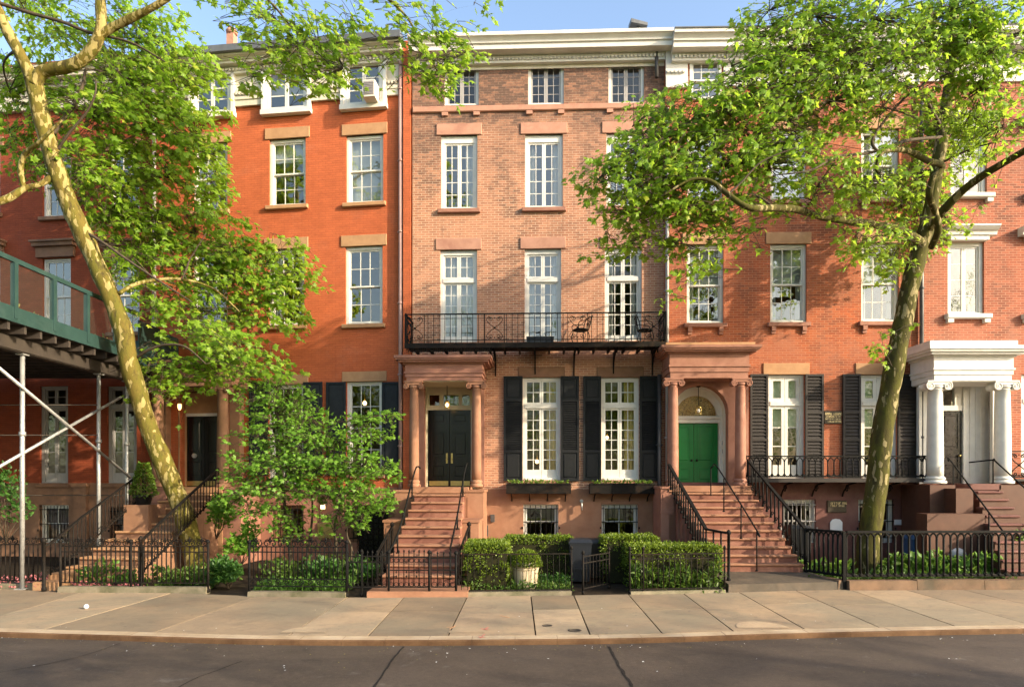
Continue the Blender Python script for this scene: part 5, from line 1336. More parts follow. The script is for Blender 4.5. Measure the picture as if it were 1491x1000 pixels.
bin_('dark lidded bin at the right foot of the green door stoop', 1161, 17.6, 764, .5, M['plastic_black'], M['plastic_black'])
c = at(1390, 700, 16.4); mb = MB()
mb.lathe([(.02,.0),(.22,.03),(.25,.12),(.22,.22),(.12,.29),(.04,.31),(.05,.35),(.002,.36)], (c.x,c.y,.45), 12); mb.v = [(x+.03*noise.noise(Vector((x*6,y*6,z*6))), y+.03*noise.noise(Vector((x*5,y*5,z*7+3))), z) for x, y, z in mb.v]
tag(mb.build('rubbish_bag', M['bag']), 'knotted white rubbish bag behind the gothic railing', 'bag')
mb = MB(); mb.box(c.x-.45, c.x+.5, c.y-.3, c.y+.35, .0, .45); tag(mb.build('storage_box', M['plastic_black']), 'black storage box under the white rubbish bag', 'box')
# clay planter
c = at(765, 700, 14.55); root = empty('planter', 'ribbed pale clay planter barrel behind the thin railing', 'planter', (c.x, c.y, 0))
mb = MB(); mb.lathe([(.20,.0),(.235,.05),(.27,.2),(.285,.4),(.29,.52),(.315,.54),(.315,.60),(.28,.61),(.26,.55)], (0,0,0), 24); mb.build('pot', M['barrel'], root)
mb = MB()
for z, r in ((.12,.262),(.44,.294)): mb.lathe([(r-.01,0),(r+.008,.005),(r+.008,.035),(r-.01,.04)], (0,0,z), 24)
mb.build('hoop', M['barrel'], root)
PLANTER = c
# window boxes
WB = []
for (x0, x1, lab) in ((737,831.5,'black window box under the parlour window nearer the black door'), (859,953,'black window box under the parlour window nearer the green door')):
    h = H2; off = -.42; a, b = h.u(x0, off), h.u(x1, off); zt, zb = h.z(702.5, 800, off), h.z(718.5, 800, off)
    root = empty('window_box', lab, 'planter', h.w((a+b)/2, -.25, zb), -h.th, 'window boxes on the pink house'); m = (a+b)/2; w = (b-a)/2
    mb = MB(); mb.box(-w, w, -.17, .20, 0, zt-zb-.03); mb.box(-w-.015, w+.015, -.185, .215, zt-zb-.06, zt-zb-.031); mb.box(-w+.02, w-.02, -.15, .18, zt-zb-.03, zt-zb-.012); mb.build('trough', M['iron_rust'], root)
    for t in (-.84, -.28, .28, .84):
        mb = MB(); x = w*t; mb.tube([(x,.21,-.22),(x,.12,-.1),(x,-.16,-.02)], .018, 5); mb.tube([(x,-.17,-.03),(x,-.2,.03)], .014, 5); mb.build('bracket', M['iron'], root)
    WB.append((h, a, b, zt))
# air conditioner in the attic window
h = H1; a, b = h.u(532, -.3), h.u(549, -.3); z0, z1 = h.z(147, 540, -.3), h.z(122.5, 540, -.3)
root = empty('air_conditioner', 'off-white window air conditioner in the orange house attic', 'air conditioner', h.w((a+b)/2, -.2, z0), -h.th); w = (b-a)/2
mb = MB(); mb.box(-w, w, -.32, .2, 0, z1-z0); mb.build('case', M['ac_white'], root)
mb = MB(); mb.box(-w+.03, w-.03, -.328, -.321, .06, z1-z0-.05)
for i in range(8): z = .07+(z1-z0-.13)*i/8; mb.box(-w+.03, w-.03, -.34, -.328, z, z+.02)
mb.build('grille', M['ac_grille'], root)
# hanging lamps
def lantern(label, h, px, off, ztop, zl, glowmat, w=.09, name='hanging_lantern'):
    u = h.u(px, off); root = empty(name, label, 'lamp', h.w(u, off, ztop), -h.th)
    L = ztop-zl; mb = MB(); mb.tube([(0,0,0),(0,0,-L+.12)], .010, 6); mb.lathe([(.06,-.03),(.06,0)], (0,0,0), 10); mb.build('rod', M['iron'], root)
    mb = MB(); mb.lathe([(.02,.13),(w*.8,.08),(w*.9,.06)], (0,0,-L), 8)
    for k in range(4): q = PI/2*k+PI/4; mb.tube([(w*.85*math.cos(q), w*.85*math.sin(q), -L-.10),(w*.85*math.cos(q), w*.85*math.sin(q), -L+.07)], .008, 4)
    mb.lathe([(w*.9,-.115),(w*.9,-.10)], (0,0,-L), 8); mb.build('frame', M['brass'], root)
    mb = MB(); mb.lathe([(.002,-.07),(.034,-.05),(.045,-.01),(.03,.035),(.002,.05)], (0,0,-L), 10); mb.build('bulb', M[glowmat], root)
lantern('lit brass lantern hanging in the black door vestibule', H2, 651, -.25, h and H2.z(560,650,-.25), H2.z(589,650,-.25), 'bulb')
lantern('iron lantern hanging in front of the gold fanlight', H3, 1017, -.1, H3.z(562,1017,-.1), H3.z(597,1017,-.1), 'paper', .11)
h = H1; u, z = h.u(263, -.1), h.z(593, 263, -.1); root = empty('wall_lamp', 'small lit lamp on the wall by the leftmost black door', 'lamp', h.w(u, -.12, z), -h.th)
mb = MB(); mb.box(-.03, .03, .0, .12, -.05, .12); mb.lathe([(.07,.10),(.02,.15)], (0,-.03,0), 8); mb.build('bracket', M['brass'], root)
mb = MB(); mb.lathe([(.03,-.08),(.055,0),(.055,.09),(.03,.1)], (0,-.03,0), 10); mb.build('lamp_glass', M['bulb_soft'], root)
u, z = h.u(470, -.1), h.z(737.5, 470, -.1); root = empty('wall_lamp', 'bright square lamp on the basement wall behind the small tree', 'lamp', h.w(u, -.09, z), -h.th)
mb = MB(); mb.box(-.07, .07, .0, .06, -.08, .08); mb.build('back_plate', M['white'], root); mb = MB(); mb.box(-.055, .055, -.04, -.001, -.06, .06); mb.build('lamp_glass', M['bulb'], root)
# lit ceiling lamp seen through the orange house window and candles in the pink house parlour
def room_lamp(label, h, px, py, off, s=.05):
    u, z = h.u(px, off), h.z(py, px, off); root = empty('ceiling_lamp', label, 'lamp', h.w(u, off, z), -h.th)
    mb = MB(); mb.tube([(0,0,.06),(0,0,.9)], .012, 5); mb.build('rod', M['brass'], root); mb = MB(); mb.lathe([(.002,-s),(s*.8,-s*.5),(s,0),(s*.8,s*.6),(.02,s*1.1)], (0,0,0), 10); mb.build('bulb', M['bulb'], root)
room_lamp('lit lamp glowing inside the orange house ground window', H1, 531, 587, 1.6, .07)
room_lamp('lit table lamp low inside the parlour window nearer the black door', H2, 782, 672, 1.2, .06)
room_lamp('lit lamp inside the parlour window nearer the green door', H2, 884, 637, 1.4, .05)
# plaques on the red house
h = H3
def plaque(label, px, py, w, hh, mat, lines, lm, shape=None, name='plaque', off=-.0):
    u, z = h.u(px, off), h.z(py, px, off); root = empty(name, label, 'sign', h.w(u, off-.001, z), -h.th)
    mb = MB()
    if shape == 'arch':
        mb.prism([(-w,-hh),(w,-hh),(w,hh*.45),(w*.6,hh*.9),(0,hh),(-w*.6,hh*.9),(-w,hh*.45)], -.035, 0)
    else: mb.bevel_box(-w, w, -.035, 0, -hh, hh, .01)
    mb.build('plate', M[mat], root)
    # worn lettering: rows of small raised strokes grouped into words, too small in the photograph to read
    rr = random.Random(int(px)); lb = MB()
    for words, x0, dz, sz in lines:
        x = x0
        for n in words:
            for k in range(n):
                t = rr.random()
                lb.box(x, x+sz*.16, -.0385, -.0352, dz-sz*.5, dz+sz*.5)
                if t < .6: lb.box(x+sz*.16, x+sz*.5, -.038, -.0352, dz+sz*.32, dz+sz*.5)
                if t > .4: lb.box(x+sz*.16, x+sz*.5, -.038, -.0352, dz-sz*.5, dz-sz*.34)
                if .25 < t < .8: lb.box(x+sz*.5, x+sz*.64, -.0385, -.0352, dz-sz*.5, dz+sz*.5)
                x += sz*.82
            x += sz*.6
    if lines: o = lb.build('lettering', M[lm], root)
plaque('dark bronze plaque with gilt lettering on brick between brown shutters', 1212, 607.5, .24, .185, 'bronze', [([4,5], -.215, .095, .06), ([9,2], -.19, .02, .042), ([8,6], -.215, -.05, .036), ([9], -.145, -.12, .052)], 'gilt')
plaque('bronze and gilt plaque high on the maroon basement wall', 1218, 737, .27, .17, 'bronze', [([6,3], -.18, .09, .06), ([5,4], -.19, .02, .05)], 'gilt', off=-.031)
plaque('white arched tablet low on the maroon basement wall', 1217, 764, .17, .18, 'paper', [], 'gilt', 'arch', off=-.031)
plaque('small white rectangular notice on the maroon wall right of trunk', 1309, 760, .14, .075, 'paper', [], 'plastic_black', off=-.031)
# garden chairs on the balcony
def chair(label, px, turn, y=-.55):
    h = H2; u = h.u(px, y); z = h.z(499, 780, -1.05)
    root = empty('garden_chair', label, 'chair', h.w(u, y, z), -h.th+turn, 'iron chairs on the long balcony')
    mb = MB(); mb.lathe([(.20,0),(.215,.012),(.215,.03),(.20,.042),(.002,.045)], (0,0,.43), 16); mb.build('seat', I, root)
    for sx in (-1,1):
        for sy in (-1,1):
            mb = MB(); mb.tube(smooth_path([(sx*.15,sy*.15,.43),(sx*.19,sy*.19,.25),(sx*.15,sy*.16,.1),(sx*.21,sy*.21,0)], 4), .013, 5); mb.build('leg', I, root)
    mb = MB(); mb.tube(smooth_path([(-.17,-.17,.43),(-.22,-.22,.66),(-.2,-.28,.84),(-.12,-.29,.80),(0,-.27,.86),(.12,-.29,.80),(.2,-.28,.84),(.22,-.22,.66),(.17,-.17,.43)], 5), .014, 6)
    for x in (-.1,0,.1): mb.tube([(x,-.2,.43),(x*1.3,-.26,.62),(x,-.28,.82)], .008, 5)
    for s_ in (-1,1): scroll(mb, (s_*.07,-.26,.65), (s_,0,0), (0,0,1), .07, .008)
    mb.build('backrest', I, root)
    for s_ in (-1,1): mb = MB(); mb.tube(smooth_path([(s_*.21,-.22,.66),(s_*.26,-.05,.67),(s_*.25,.14,.62),(s_*.19,.15,.44)], 4), .012, 5); mb.build('arm', I, root)
chair('ornate iron armchair on the balcony between the tall windows', 845, PI*.5+.35)
chair('ornate iron armchair at the right end of the long balcony', 940, -PI*.5, -.45)
h = H2; a, b = h.u(767, -.1), h.u(806, -.1); z = h.z(498, 780, -.1)
root = empty('planter', 'low dark box panel filling the foot of the middle tall balcony window', 'planter', h.w((a+b)/2, -.16, h.z(499, 780, -1.05)), -h.th); w = (b-a)/2
mb = MB(); mb.bevel_box(-w, w, -.12, .14, .02, .34, .015); mb.box(-w-.01, w+.01, -.135, .15, .30, .345); mb.build('trough', M['plastic_grey'], root)  # plain dark box in the window foot, nothing planted in it
for x in (-w+.06, w-.06): mb = MB(); mb.box(x-.03, x+.03, -.1, .12, 0, .019); mb.build('foot', M['plastic_grey'], root)
# rooftop bits
p = H2.w(H2.u(929, -.2), -.2, 0); z = H2.z(43, 929, -.2)-.10
root = empty('roof_vent', 'small tilted grey metal vent on the white cornice roof', 'vent', (p.x, p.y, z), .1)
mb = MB(); mb.tube([(0,0,-.3),(0,0,.15)], .06, 8); mb.build('stub', M['tin'], root); mb = MB(); mb.hexa([(-.24,-.15,.19),(.24,-.15,.13),(.24,.15,.13),(-.24,.15,.19),(-.24,-.15,.30),(.24,-.15,.21),(.24,.15,.21),(-.24,.15,.30)]); mb.build('hood', M['tin'], root)
# ------------------------------------------------------------------ leaves and trees
def template(kind):
    if kind == 'maple':
        o = [(0,0),(.30,-.03),(.23,.20),(.56,.40),(.24,.50),(.0,1.0),(-.24,.50),(-.56,.40),(-.23,.20),(-.30,-.03)]
        v = [(x, y, -.10*abs(x)*2 - .12*y*y) for x, y in o] + [(0,.32,.05)]
        f = [(i, (i+1) % 10, 10) for i in range(10)]
    elif kind == 'oval':
        o = [(0,0),(.20,.22),(.26,.5),(.14,.82),(0,1.0),(-.14,.82),(-.26,.5),(-.20,.22)]
        v = [(x, y, -.25*abs(x) - .15*y*y) for x, y in o] + [(0,.5,.05)]
        f = [(i, (i+1) % 8, 8) for i in range(8)]
    elif kind == 'blade':
        v = [(-.07,0,0),(.07,0,0),(.09,.5,.06),(-.09,.5,.06),(0,1,-.06)]; f = [(0,1,2),(0,2,3),(3,2,4)]
    else:  # chip: two folded triangles
        v = [(0,0,0),(.28,.5,-.08),(0,1,0),(-.28,.5,-.08)]; f = [(0,1,2),(0,2,3)]
    return np.array(v, float), np.array(f, int)
def leaf_mesh(name, P, D, N, S, kind, mat, parent):
    """one leaf per row: position, direction it points, normal, size"""
    tv, tf = template(kind); P, D, N, S = map(np.asarray, (P, D, N, S)); n = len(P)
    D = D/np.linalg.norm(D, axis=1, keepdims=True); X = np.cross(D, N); X /= np.linalg.norm(X, axis=1, keepdims=True)+1e-9; N = np.cross(X, D)
    V = P[:,None,:] + S[:,None,None]*(tv[None,:,0:1]*X[:,None,:] + tv[None,:,1:2]*D[:,None,:] + tv[None,:,2:3]*N[:,None,:])
    Fc = (tf[None] + (np.arange(n)*len(tv))[:,None,None]).reshape(-1, 3)
    me = bpy.data.meshes.new(name); me.vertices.add(n*len(tv)); me.vertices.foreach_set('co', V.reshape(-1).astype(np.float32))
    me.loops.add(len(Fc)*3); me.loops.foreach_set('vertex_index', Fc.reshape(-1).astype(np.int32))
    me.polygons.add(len(Fc)); me.polygons.foreach_set('loop_start', np.arange(0, len(Fc)*3, 3, dtype=np.int32))
    me.update(calc_edges=True); me.materials.append(mat)
    o = bpy.data.objects.new(name, me); COL.objects.link(o)
    if parent: o.parent = parent
    return o
class Leaves:
    def __init__(s): s.P = []; s.D = []; s.N = []; s.S = []
    def add(s, p, d, n, size): s.P.append(tuple(p)); s.D.append(tuple(d)); s.N.append(tuple(n)); s.S.append(size)
    def build(s, name, kind, mat, parent): return leaf_mesh(name, s.P, s.D, s.N, s.S, kind, mat, parent)
def rvec(r, k=1.0): return Vector((r.gauss(0,k), r.gauss(0,k), r.gauss(0,k)))

def plane_tree(label, base, limbs, blobs, bark_m, leaf_m, seed, leaf=.17, dens=1.0, twig_m=None, name='plane_tree', kind='maple', spray=.34, small=False, droop=.35):
    """limbs: list of (list of (px,py,depth,radius), part name); blobs: (px,py,rx,ry,depth,depth radius,density)"""
    r = random.Random(seed); root = empty(name, label, 'tree', base); B = Vector(base)
    nodes = []
    for pts, nm in limbs:
        W = [at(x, y, d) if y is not None else Vector((x[0], x[1], x[2])) for x, y, d, _ in pts]; R = [q[3] for q in pts]
        sp_ = smooth_path(W, 6); k = len(sp_)
        rad = []
        for i in range(k):
            t = i/6; j = min(int(t), len(R)-2); rad.append(R[j]+(R[j+1]-R[j])*(t-j))
        mb = MB(); mb.tube([p-B for p in sp_], rad, 14 if rad[0] > .12 else 9, jitter=.16 if rad[0] > .12 else .12, seed=seed+len(nodes))
        mb.build(nm, bark_m if rad[0] > .05 or nm == 'trunk' else (twig_m or M['bark_twig']), root)
        nodes += [(p, rad[i]) for i, p in enumerate(sp_)]
    lv = Leaves(); tw = MB(); fresh = []
    for (px, py, rx, ry, d, dr, dn) in blobs:
        c = at(px, py, d); sx, sz = rx*d/F, ry*d/F
        # a limb from the nearest, not too low, wood to this clump
        best = min(nodes+fresh, key=lambda q: (q[0]-c).length + max(0, q[0].z-c.z)*.4)
        mid = best[0].lerp(c, .5) + Vector((r.gauss(0,.12), r.gauss(0,.12), abs(r.gauss(.12,.12))))
        path = smooth_path([best[0], mid, c], 5); L = (best[0]-c).length
        r0 = min(best[1]*.6, .010+.010*L); 
        if L > .25: tw.tube([p-B for p in path], [r0*(1-.75*i/(len(path)-1)) for i in range(len(path))], 5, jitter=.1, seed=seed)
        loc = [(p, r0*(1-.75*i/(len(path)-1))) for i, p in enumerate(path)][3:]; fresh += loc
        ax = min(nodes, key=lambda q: abs(q[0].z-(c.z-1.2)) + (0 if q[1] > .10 or small else 3))[0]
        outw = Vector((c.x-ax.x, (c.y-ax.y)*.5, max(-.2, (c.z-ax.z)*.35)))
        if outw.length < .2: outw = Vector((0,0,1))
        outw.normalize(); outw.z -= droop; outw.normalize()
        area = 3.14*sx*sz; nt = max(3, int(area*dn*dens/(leaf*leaf)*.62))
        for k in range(nt):
            while True:
                q = Vector((r.uniform(-1,1), r.uniform(-1,1), r.uniform(-1,1)))
                if q.length <= 1: break
            q *= 1.12
            tip = c + Vector((q.x*sx, q.y*dr, q.z*sz))
            st = min(loc, key=lambda n_: (n_[0]-tip).length + r.random()*.25)[0] if loc else c
            fan = outw + rvec(r, .33); fan.normalize(); st2 = tip - fan*r.uniform(.35, .95)*(.55 if small else 1)
            if (st2-st).length > .12: tw.tube([st-B, st.lerp(st2, .5)+Vector((0,0,.04))-B, st2-B], [.007,.006,.0055], 3, cap=False)
            st = st2; dv = tip-st
            mid = st + dv*.5 + Vector((0,0,.06*dv.length+.02)); end = tip+Vector((0,0,-.05*dv.length))
            pp = smooth_path([st, mid, end], 3)
            tw.tube([p-B for p in pp], [.0065,.006,.0055,.005,.004,.0035,.003][:len(pp)], 3, cap=False)
            nl = r.randint(7, 12)
            for j in range(nl):
                t = 1-r.random()**1.15*.95; i = t*(len(pp)-1); a = int(min(i, len(pp)-2)); p = pp[a].lerp(pp[a+1], i-a)
                out = Vector((r.gauss(0,1), r.gauss(0,1), r.gauss(0,.5)))+dv.normalized()*.8; out.normalize()
                p = p+out*r.uniform(.02, .14) - B
                dd = out+outw*.5+Vector((0,0,-.5+r.gauss(0,.3))); nn = Vector((r.gauss(.1,.7), r.gauss(-.55,.7), .8))
                lv.add(p, dd, nn, leaf*r.uniform(.55, 1.2))
    lv.build('crown', kind, leaf_m, root); tw.build('twigs', twig_m or M['bark_twig'], root)
    return root

# the leaning tree on the left
LT = [([(292,838,16.9,0.280),(283,810,16.85,0.247),(268,750,16.7,0.237),(245,690,16.6,0.230),(222,635,16.5,0.223),(204,585,16.4,0.220),(190,535,16.3,0.220),(179,480,16.2,0.216),(160,430,16.1,0.210),(138,380,16.0,0.203),(118,335,15.9,0.200),(98,290,15.8,0.200),(80,240,15.7,0.200),(66,195,15.6,0.196),(56,150,15.5,0.194),(47,112,15.4,0.180)], 'trunk'),
      ([(47,118,15.4,0.167),(40,100,15.4,0.133),(25,72,15.3,0.123),(8,40,15.2,0.117),(-8,0,15.1,0.118),(-20,-60,15.0,0.102)], 'branch'),
      ([(50,125,15.4,0.147),(62,106,15.4,0.143),(85,100,15.35,0.140),(112,92,15.3,0.140),(134,72,15.25,0.133),(146,46,15.2,0.113),(147,15,15.2,0.111),(143,-50,15.2,0.085)], 'branch'),
      ([(144,52,15.2,0.102),(165,40,15.2,0.098),(195,25,15.1,0.085),(228,8,15.0,0.072),(280,-25,14.9,0.051)], 'branch'),
      ([(-30,-5,15.0,0.043),(40,18,15.2,0.041),(90,32,15.25,0.038),(132,48,15.3,0.034),(190,62,15.3,0.025),(240,90,15.3,0.015)], 'branch'),
      ([(82,252,15.7,0.076),(60,268,15.5,0.064),(35,275,15.4,0.072),(10,290,15.2,0.085),(-30,300,15.0,0.093)], 'branch'),
      ([(35,275,15.4,0.060),(30,250,15.3,0.064),(36,225,15.2,0.055),(60,205,15.0,0.043),(90,175,14.9,0.025)], 'branch'),
      ([(78,195,15.7,0.043),(95,170,15.8,0.051),(110,150,15.9,0.047),(120,125,16.0,0.038),(125,100,16.0,0.025)], 'branch'),
      ([(84,218,15.7,0.034),(100,195,15.6,0.030),(125,165,15.5,0.025),(138,140,15.4,0.024),(140,118,15.4,0.013)], 'branch'),
      ([(172,428,16.1,0.055),(195,415,16.4,0.050),(225,408,16.7,0.046),(265,407,17.0,0.037),(310,420,17.4,0.028),(350,455,17.8,0.018)], 'branch'),
      ([(265,407,15.8,0.019),(272,390,15.8,0.025),(278,375,15.8,0.017),(300,340,15.7,0.010)], 'branch'),
      ([(110,330,15.9,0.043),(145,350,15.8,0.034),(185,378,15.7,0.030),(230,408,15.6,0.024),(280,440,15.5,0.014)], 'branch'),
      ([(200,520,16.3,0.034),(215,510,16.2,0.038),(240,502,16.1,0.034),(270,505,16.0,0.024),(300,530,15.9,0.014)], 'branch'),
      # the limb that overhangs the frame from above
      ([(228,8,15.0,0.060),(320,-60,14.8,0.051),(420,-70,14.6,0.043),(500,-45,14.5,0.038),(560,-5,14.4,0.034),(592,25,14.4,0.025),(612,60,14.3,0.019),(640,110,14.3,0.010)], 'branch'),
      ([(320,-60,14.8,0.034),(390,0,14.7,0.025),(425,40,14.7,0.019),(470,85,14.6,0.012),(520,130,14.6,0.007)], 'branch')]
LB = [(350,505,42,22,16.4,.5,.9),(395,520,38,20,16.2,.5,.8),(320,520,35,20,16.6,.5,.8),(305,490,35,18,16.8,.5,.8),(415,545,30,14,16.1,.4,.7),(375,550,35,16,16.3,.4,.7),(40,20,60,30,18.05,.8,.7),(90,55,50,35,17.45,.8,.6),(200,60,60,40,17.45,1.0,.9),(240,70,55,50,17.75,1.0,1),(190,120,70,50,17.15,1.1,1.1),(260,130,65,50,17.60,1.0,1.1),(300,115,35,35,17.90,.7,.8),(140,170,70,45,16.55,.9,1),(220,190,75,50,17.15,1.0,1.1),(290,195,55,45,17.60,.9,1),(20,150,50,40,17.45,.8,.9),(15,215,40,40,17.75,.8,.9),(60,250,45,30,17.75,.7,.7),(30,100,40,30,17.00,.6,.7),
      (130,250,50,45,16.40,.6,.9),(180,265,65,45,17.30,.9,1.1),(250,260,65,45,17.60,.9,1.1),(315,235,30,35,17.90,.6,.8),(320,280,35,30,17.90,.6,.8),(160,315,55,30,17.45,.8,1),(225,330,60,40,17.75,.9,1.1),(285,340,60,40,17.90,.9,1.1),(340,365,55,40,18.05,.8,1.1),(395,385,55,35,18.20,.8,1.1),(445,405,35,25,18.35,.6,.9),(200,380,50,30,17.45,.7,.8),(270,390,60,35,17.90,.8,1),(340,415,60,35,18.05,.8,1.1),(400,440,50,35,18.20,.7,1.1),(430,470,30,25,18.35,.5,.8),(250,435,50,28,17.75,.7,.8),(310,455,50,28,17.90,.7,.9),(370,475,45,28,18.20,.7,.9),(290,490,45,22,17.45,.6,.6),(225,450,35,25,17.00,.5,.6),(160,405,22,14,17.30,.3,.5),
      (240,530,38,22,16.85,.5,.9),(290,535,40,22,17.00,.5,.9),(255,570,40,18,17.00,.5,.8),(320,545,35,25,17.15,.5,.7),(350,520,40,25,17.45,.5,.6),(100,305,22,16,17.15,.3,.5),
      (345,15,35,18,14.8,.5,.6),(400,25,45,30,14.7,.6,.8),(420,75,50,35,14.7,.6,.9),(385,110,35,25,14.8,.5,.7),(465,60,45,40,14.6,.6,.9),(500,100,45,40,14.6,.6,1),(525,40,30,22,14.5,.5,.7),(548,55,22,20,14.5,.4,.6),(450,125,30,22,14.7,.4,.7),(600,12,35,18,14.4,.4,.6),(630,50,35,25,14.3,.4,.7),(690,8,40,12,14.2,.4,.4),(625,90,30,22,14.3,.4,.9),(660,95,40,30,14.3,.5,1),(690,70,30,25,14.3,.4,.9),(665,130,25,20,14.3,.3,.8),(575,75,18,14,14.4,.3,.4),
      (60,-60,90,40,15.2,.8,.5),(220,-50,90,40,15.0,.8,.5),(480,-40,120,25,14.6,.7,.4)]
plane_tree('leaning mottled plane tree in the left front garden with yellow-olive bark', gnd(292,838), LT, LB, M['bark_yellow'], M['leaf_plane'], 3, leaf=.165)

# the plane tree on the right
RT = [([(1264,842,16.41,0.310),(1264,800,16.41,0.269),(1270,750,16.41,0.255),(1277,700,16.41,0.248),(1283,640,16.46,0.244),(1293,580,16.51,0.240),(1302,530,16.51,0.232),(1312,480,16.55,0.221),(1323,430,16.60,0.211),(1334,385,16.60,0.203),(1347,340,16.60,0.192),(1356,295,16.60,0.162),(1365,245,16.60,0.148),(1373,190,16.60,0.137),(1381,130,16.60,0.125),(1386,70,16.60,0.118),(1389,10,16.60,0.115),(1392,-60,16.60,0.082)], 'trunk'),
      ([(1340,352,16.50,0.102),(1315,337,15.97,0.097),(1280,328,15.50,0.089),(1230,321,14.50,0.082),(1190,314,13.98,0.071),(1160,305,12.98,0.071),(1130,303,12.51,0.067),(1090,302,12.10,0.057),(1060,283,12.10,0.049),(1035,264,12.10,0.039),(1005,262,12.10,0.025),(965,285,12.10,0.013)], 'branch'),
      ([(1352,335,16.50,0.109),(1375,305,15.97,0.102),(1405,275,15.50,0.093),(1440,250,14.98,0.085),(1500,215,13.98,0.071),(1560,180,12.98,0.049)], 'branch'),
      ([(1356,360,15.97,0.078),(1366,335,15.50,0.078),(1360,305,15.24,0.074),(1353,285,14.98,0.070),(1358,262,14.98,0.074),(1372,242,14.98,0.070),(1350,234,14.50,0.063),(1328,222,13.98,0.057),(1305,218,13.51,0.052),(1283,224,12.98,0.039),(1276,245,12.98,0.028),(1283,255,12.98,0.022)], 'peeling_branch'),
      ([(1283,224,12.98,0.028),(1270,208,12.98,0.032),(1285,180,13.51,0.028),(1315,145,13.98,0.025),(1345,122,14.50,0.024),(1390,80,14.98,0.017),(1440,55,14.98,0.010)], 'peeling_branch'),
      ([(1370,185,15.97,0.043),(1350,150,15.50,0.043),(1330,130,14.98,0.047),(1305,122,14.50,0.047),(1270,128,13.98,0.039),(1240,138,13.51,0.032),(1200,150,12.98,0.025),(1150,175,12.51,0.014)], 'branch'),
      ([(1222,138,13.51,0.025),(1218,125,13.51,0.028),(1228,95,13.51,0.027),(1245,55,13.51,0.025),(1265,5,13.51,0.022),(1280,-50,13.51,0.014)], 'branch'),
      ([(1370,200,15.97,0.039),(1320,205,14.98,0.035),(1270,222,13.98,0.028),(1220,228,12.98,0.025),(1180,248,12.10,0.018),(1130,255,12.10,0.009)], 'branch'),
      ([(1385,100,15.97,0.054),(1430,70,14.98,0.050),(1470,55,14.50,0.047),(1530,30,13.98,0.028)], 'branch'),
      ([(1381,120,15.97,0.031),(1340,60,14.98,0.024),(1290,30,14.50,0.020),(1200,25,13.51,0.014),(1120,35,12.98,0.007)], 'branch'),
      ([(1060,283,12.10,0.022),(1080,265,12.10,0.018),(1110,235,12.10,0.014),(1160,215,12.10,0.009)], 'branch'),
      ([(1375,235,15.50,0.024),(1420,215,14.50,0.017),(1470,205,13.98,0.009),(1510,210,13.98,0.006)], 'branch')]
RB = [(1120,15,55,22,13.00,0.90,.8),(1190,25,70,35,13.00,0.90,.9),(1270,30,70,40,13.00,0.90,.9),(1350,30,60,40,13.40,0.90,.9),(1430,20,60,35,13.40,0.90,1),(1090,60,35,28,13.00,0.90,.9),(1150,75,60,40,13.00,0.90,1),(1230,85,65,45,13.00,0.90,1),(1310,85,60,40,13.00,0.90,.9),(1440,75,55,45,13.40,0.90,1),(1070,110,40,30,13.00,0.90,1),(1130,130,65,40,13.00,0.90,1.32),(1210,150,60,40,13.00,0.90,1),(1290,160,55,35,13.00,0.90,.8),(1430,130,55,35,13.40,0.90,1),(1040,160,45,30,13.00,0.90,1.20),(1000,180,45,28,13.00,0.90,1.08),(960,165,35,22,13.00,0.90,1.08),(920,185,32,20,13.00,0.90,0.84),(1080,190,60,40,13.00,0.90,1.32),(1150,205,55,38,13.00,0.90,1),
      (940,215,45,28,13.00,0.90,1.20),(985,230,50,35,13.00,0.90,1.32),(900,235,35,24,13.00,0.90,1.08),(1050,240,55,35,13.00,0.90,1.32),(1120,245,50,30,13.00,0.90,1.20),(870,262,38,22,13.00,0.90,1.08),(840,272,18,10,13.60,0.90,0.84),(920,270,45,28,13.00,0.90,1.20),(970,280,45,28,13.00,0.90,1.32),(890,300,32,20,13.00,0.90,0.96),(930,320,38,22,13.60,0.90,1.08),(980,325,40,25,13.60,0.90,1.20),(1020,310,35,25,13.60,0.90,1.08),(1080,300,40,22,13.00,0.90,0.72),(880,340,26,16,13.60,0.90,0.84),(920,355,32,16,13.60,0.90,0.96),(980,360,28,16,13.60,0.90,0.96),(865,372,14,9,13.60,0.90,0.72),(1030,350,25,18,13.60,0.90,0.72),(1065,330,28,16,13.60,0.90,0.60),(1000,385,20,13,13.60,0.90,0.84),(1025,395,14,9,13.60,0.90,0.72),(985,412,18,9,13.60,0.90,0.84),(965,430,10,6,13.60,0.90,0.72),(1085,352,13,10,13.60,0.90,0.48),
      (1190,270,50,30,13.00,0.90,.9),(1250,270,50,32,13.00,0.90,.9),(1230,330,22,18,14.60,0.90,.7),(1260,355,40,24,14.60,0.90,.9),(1305,365,35,25,17.3,.5,.9),(1285,395,25,14,14.60,0.90,.7),(1245,375,25,12,14.60,0.90,.6),(1310,300,35,35,17.3,.5,.9),(1340,260,40,40,17.3,.5,.9),(1385,330,24,28,17.3,.5,.9),(1400,200,50,35,17.3,.5,.9),(1455,185,45,30,13.40,0.90,.9),(1410,165,40,25,13.40,0.90,.7),(1340,190,40,30,17.3,.5,.8),(1470,230,25,14,13.40,0.90,.4),(1279,495,14,10,14.60,0.90,.7),(1285,515,9,8,14.60,0.90,.6),(1370,360,14,10,17.3,.5,.5),
      (1400,60,40,40,13.40,0.90,.8),(1375,110,35,35,13.40,0.90,.7),(1360,160,30,25,17.4,.5,.6),(1420,40,50,30,13.40,0.90,.8),(1330,45,40,30,13.40,0.90,.7),(1400,250,30,20,17.4,.5,.5)]
plane_tree('upright plane tree with dark green bark inside the heavy gothic railing', gnd(1264,838), RT, RB, M['bark_green'], M['leaf_plane'], 8, leaf=.134, dens=1.3)

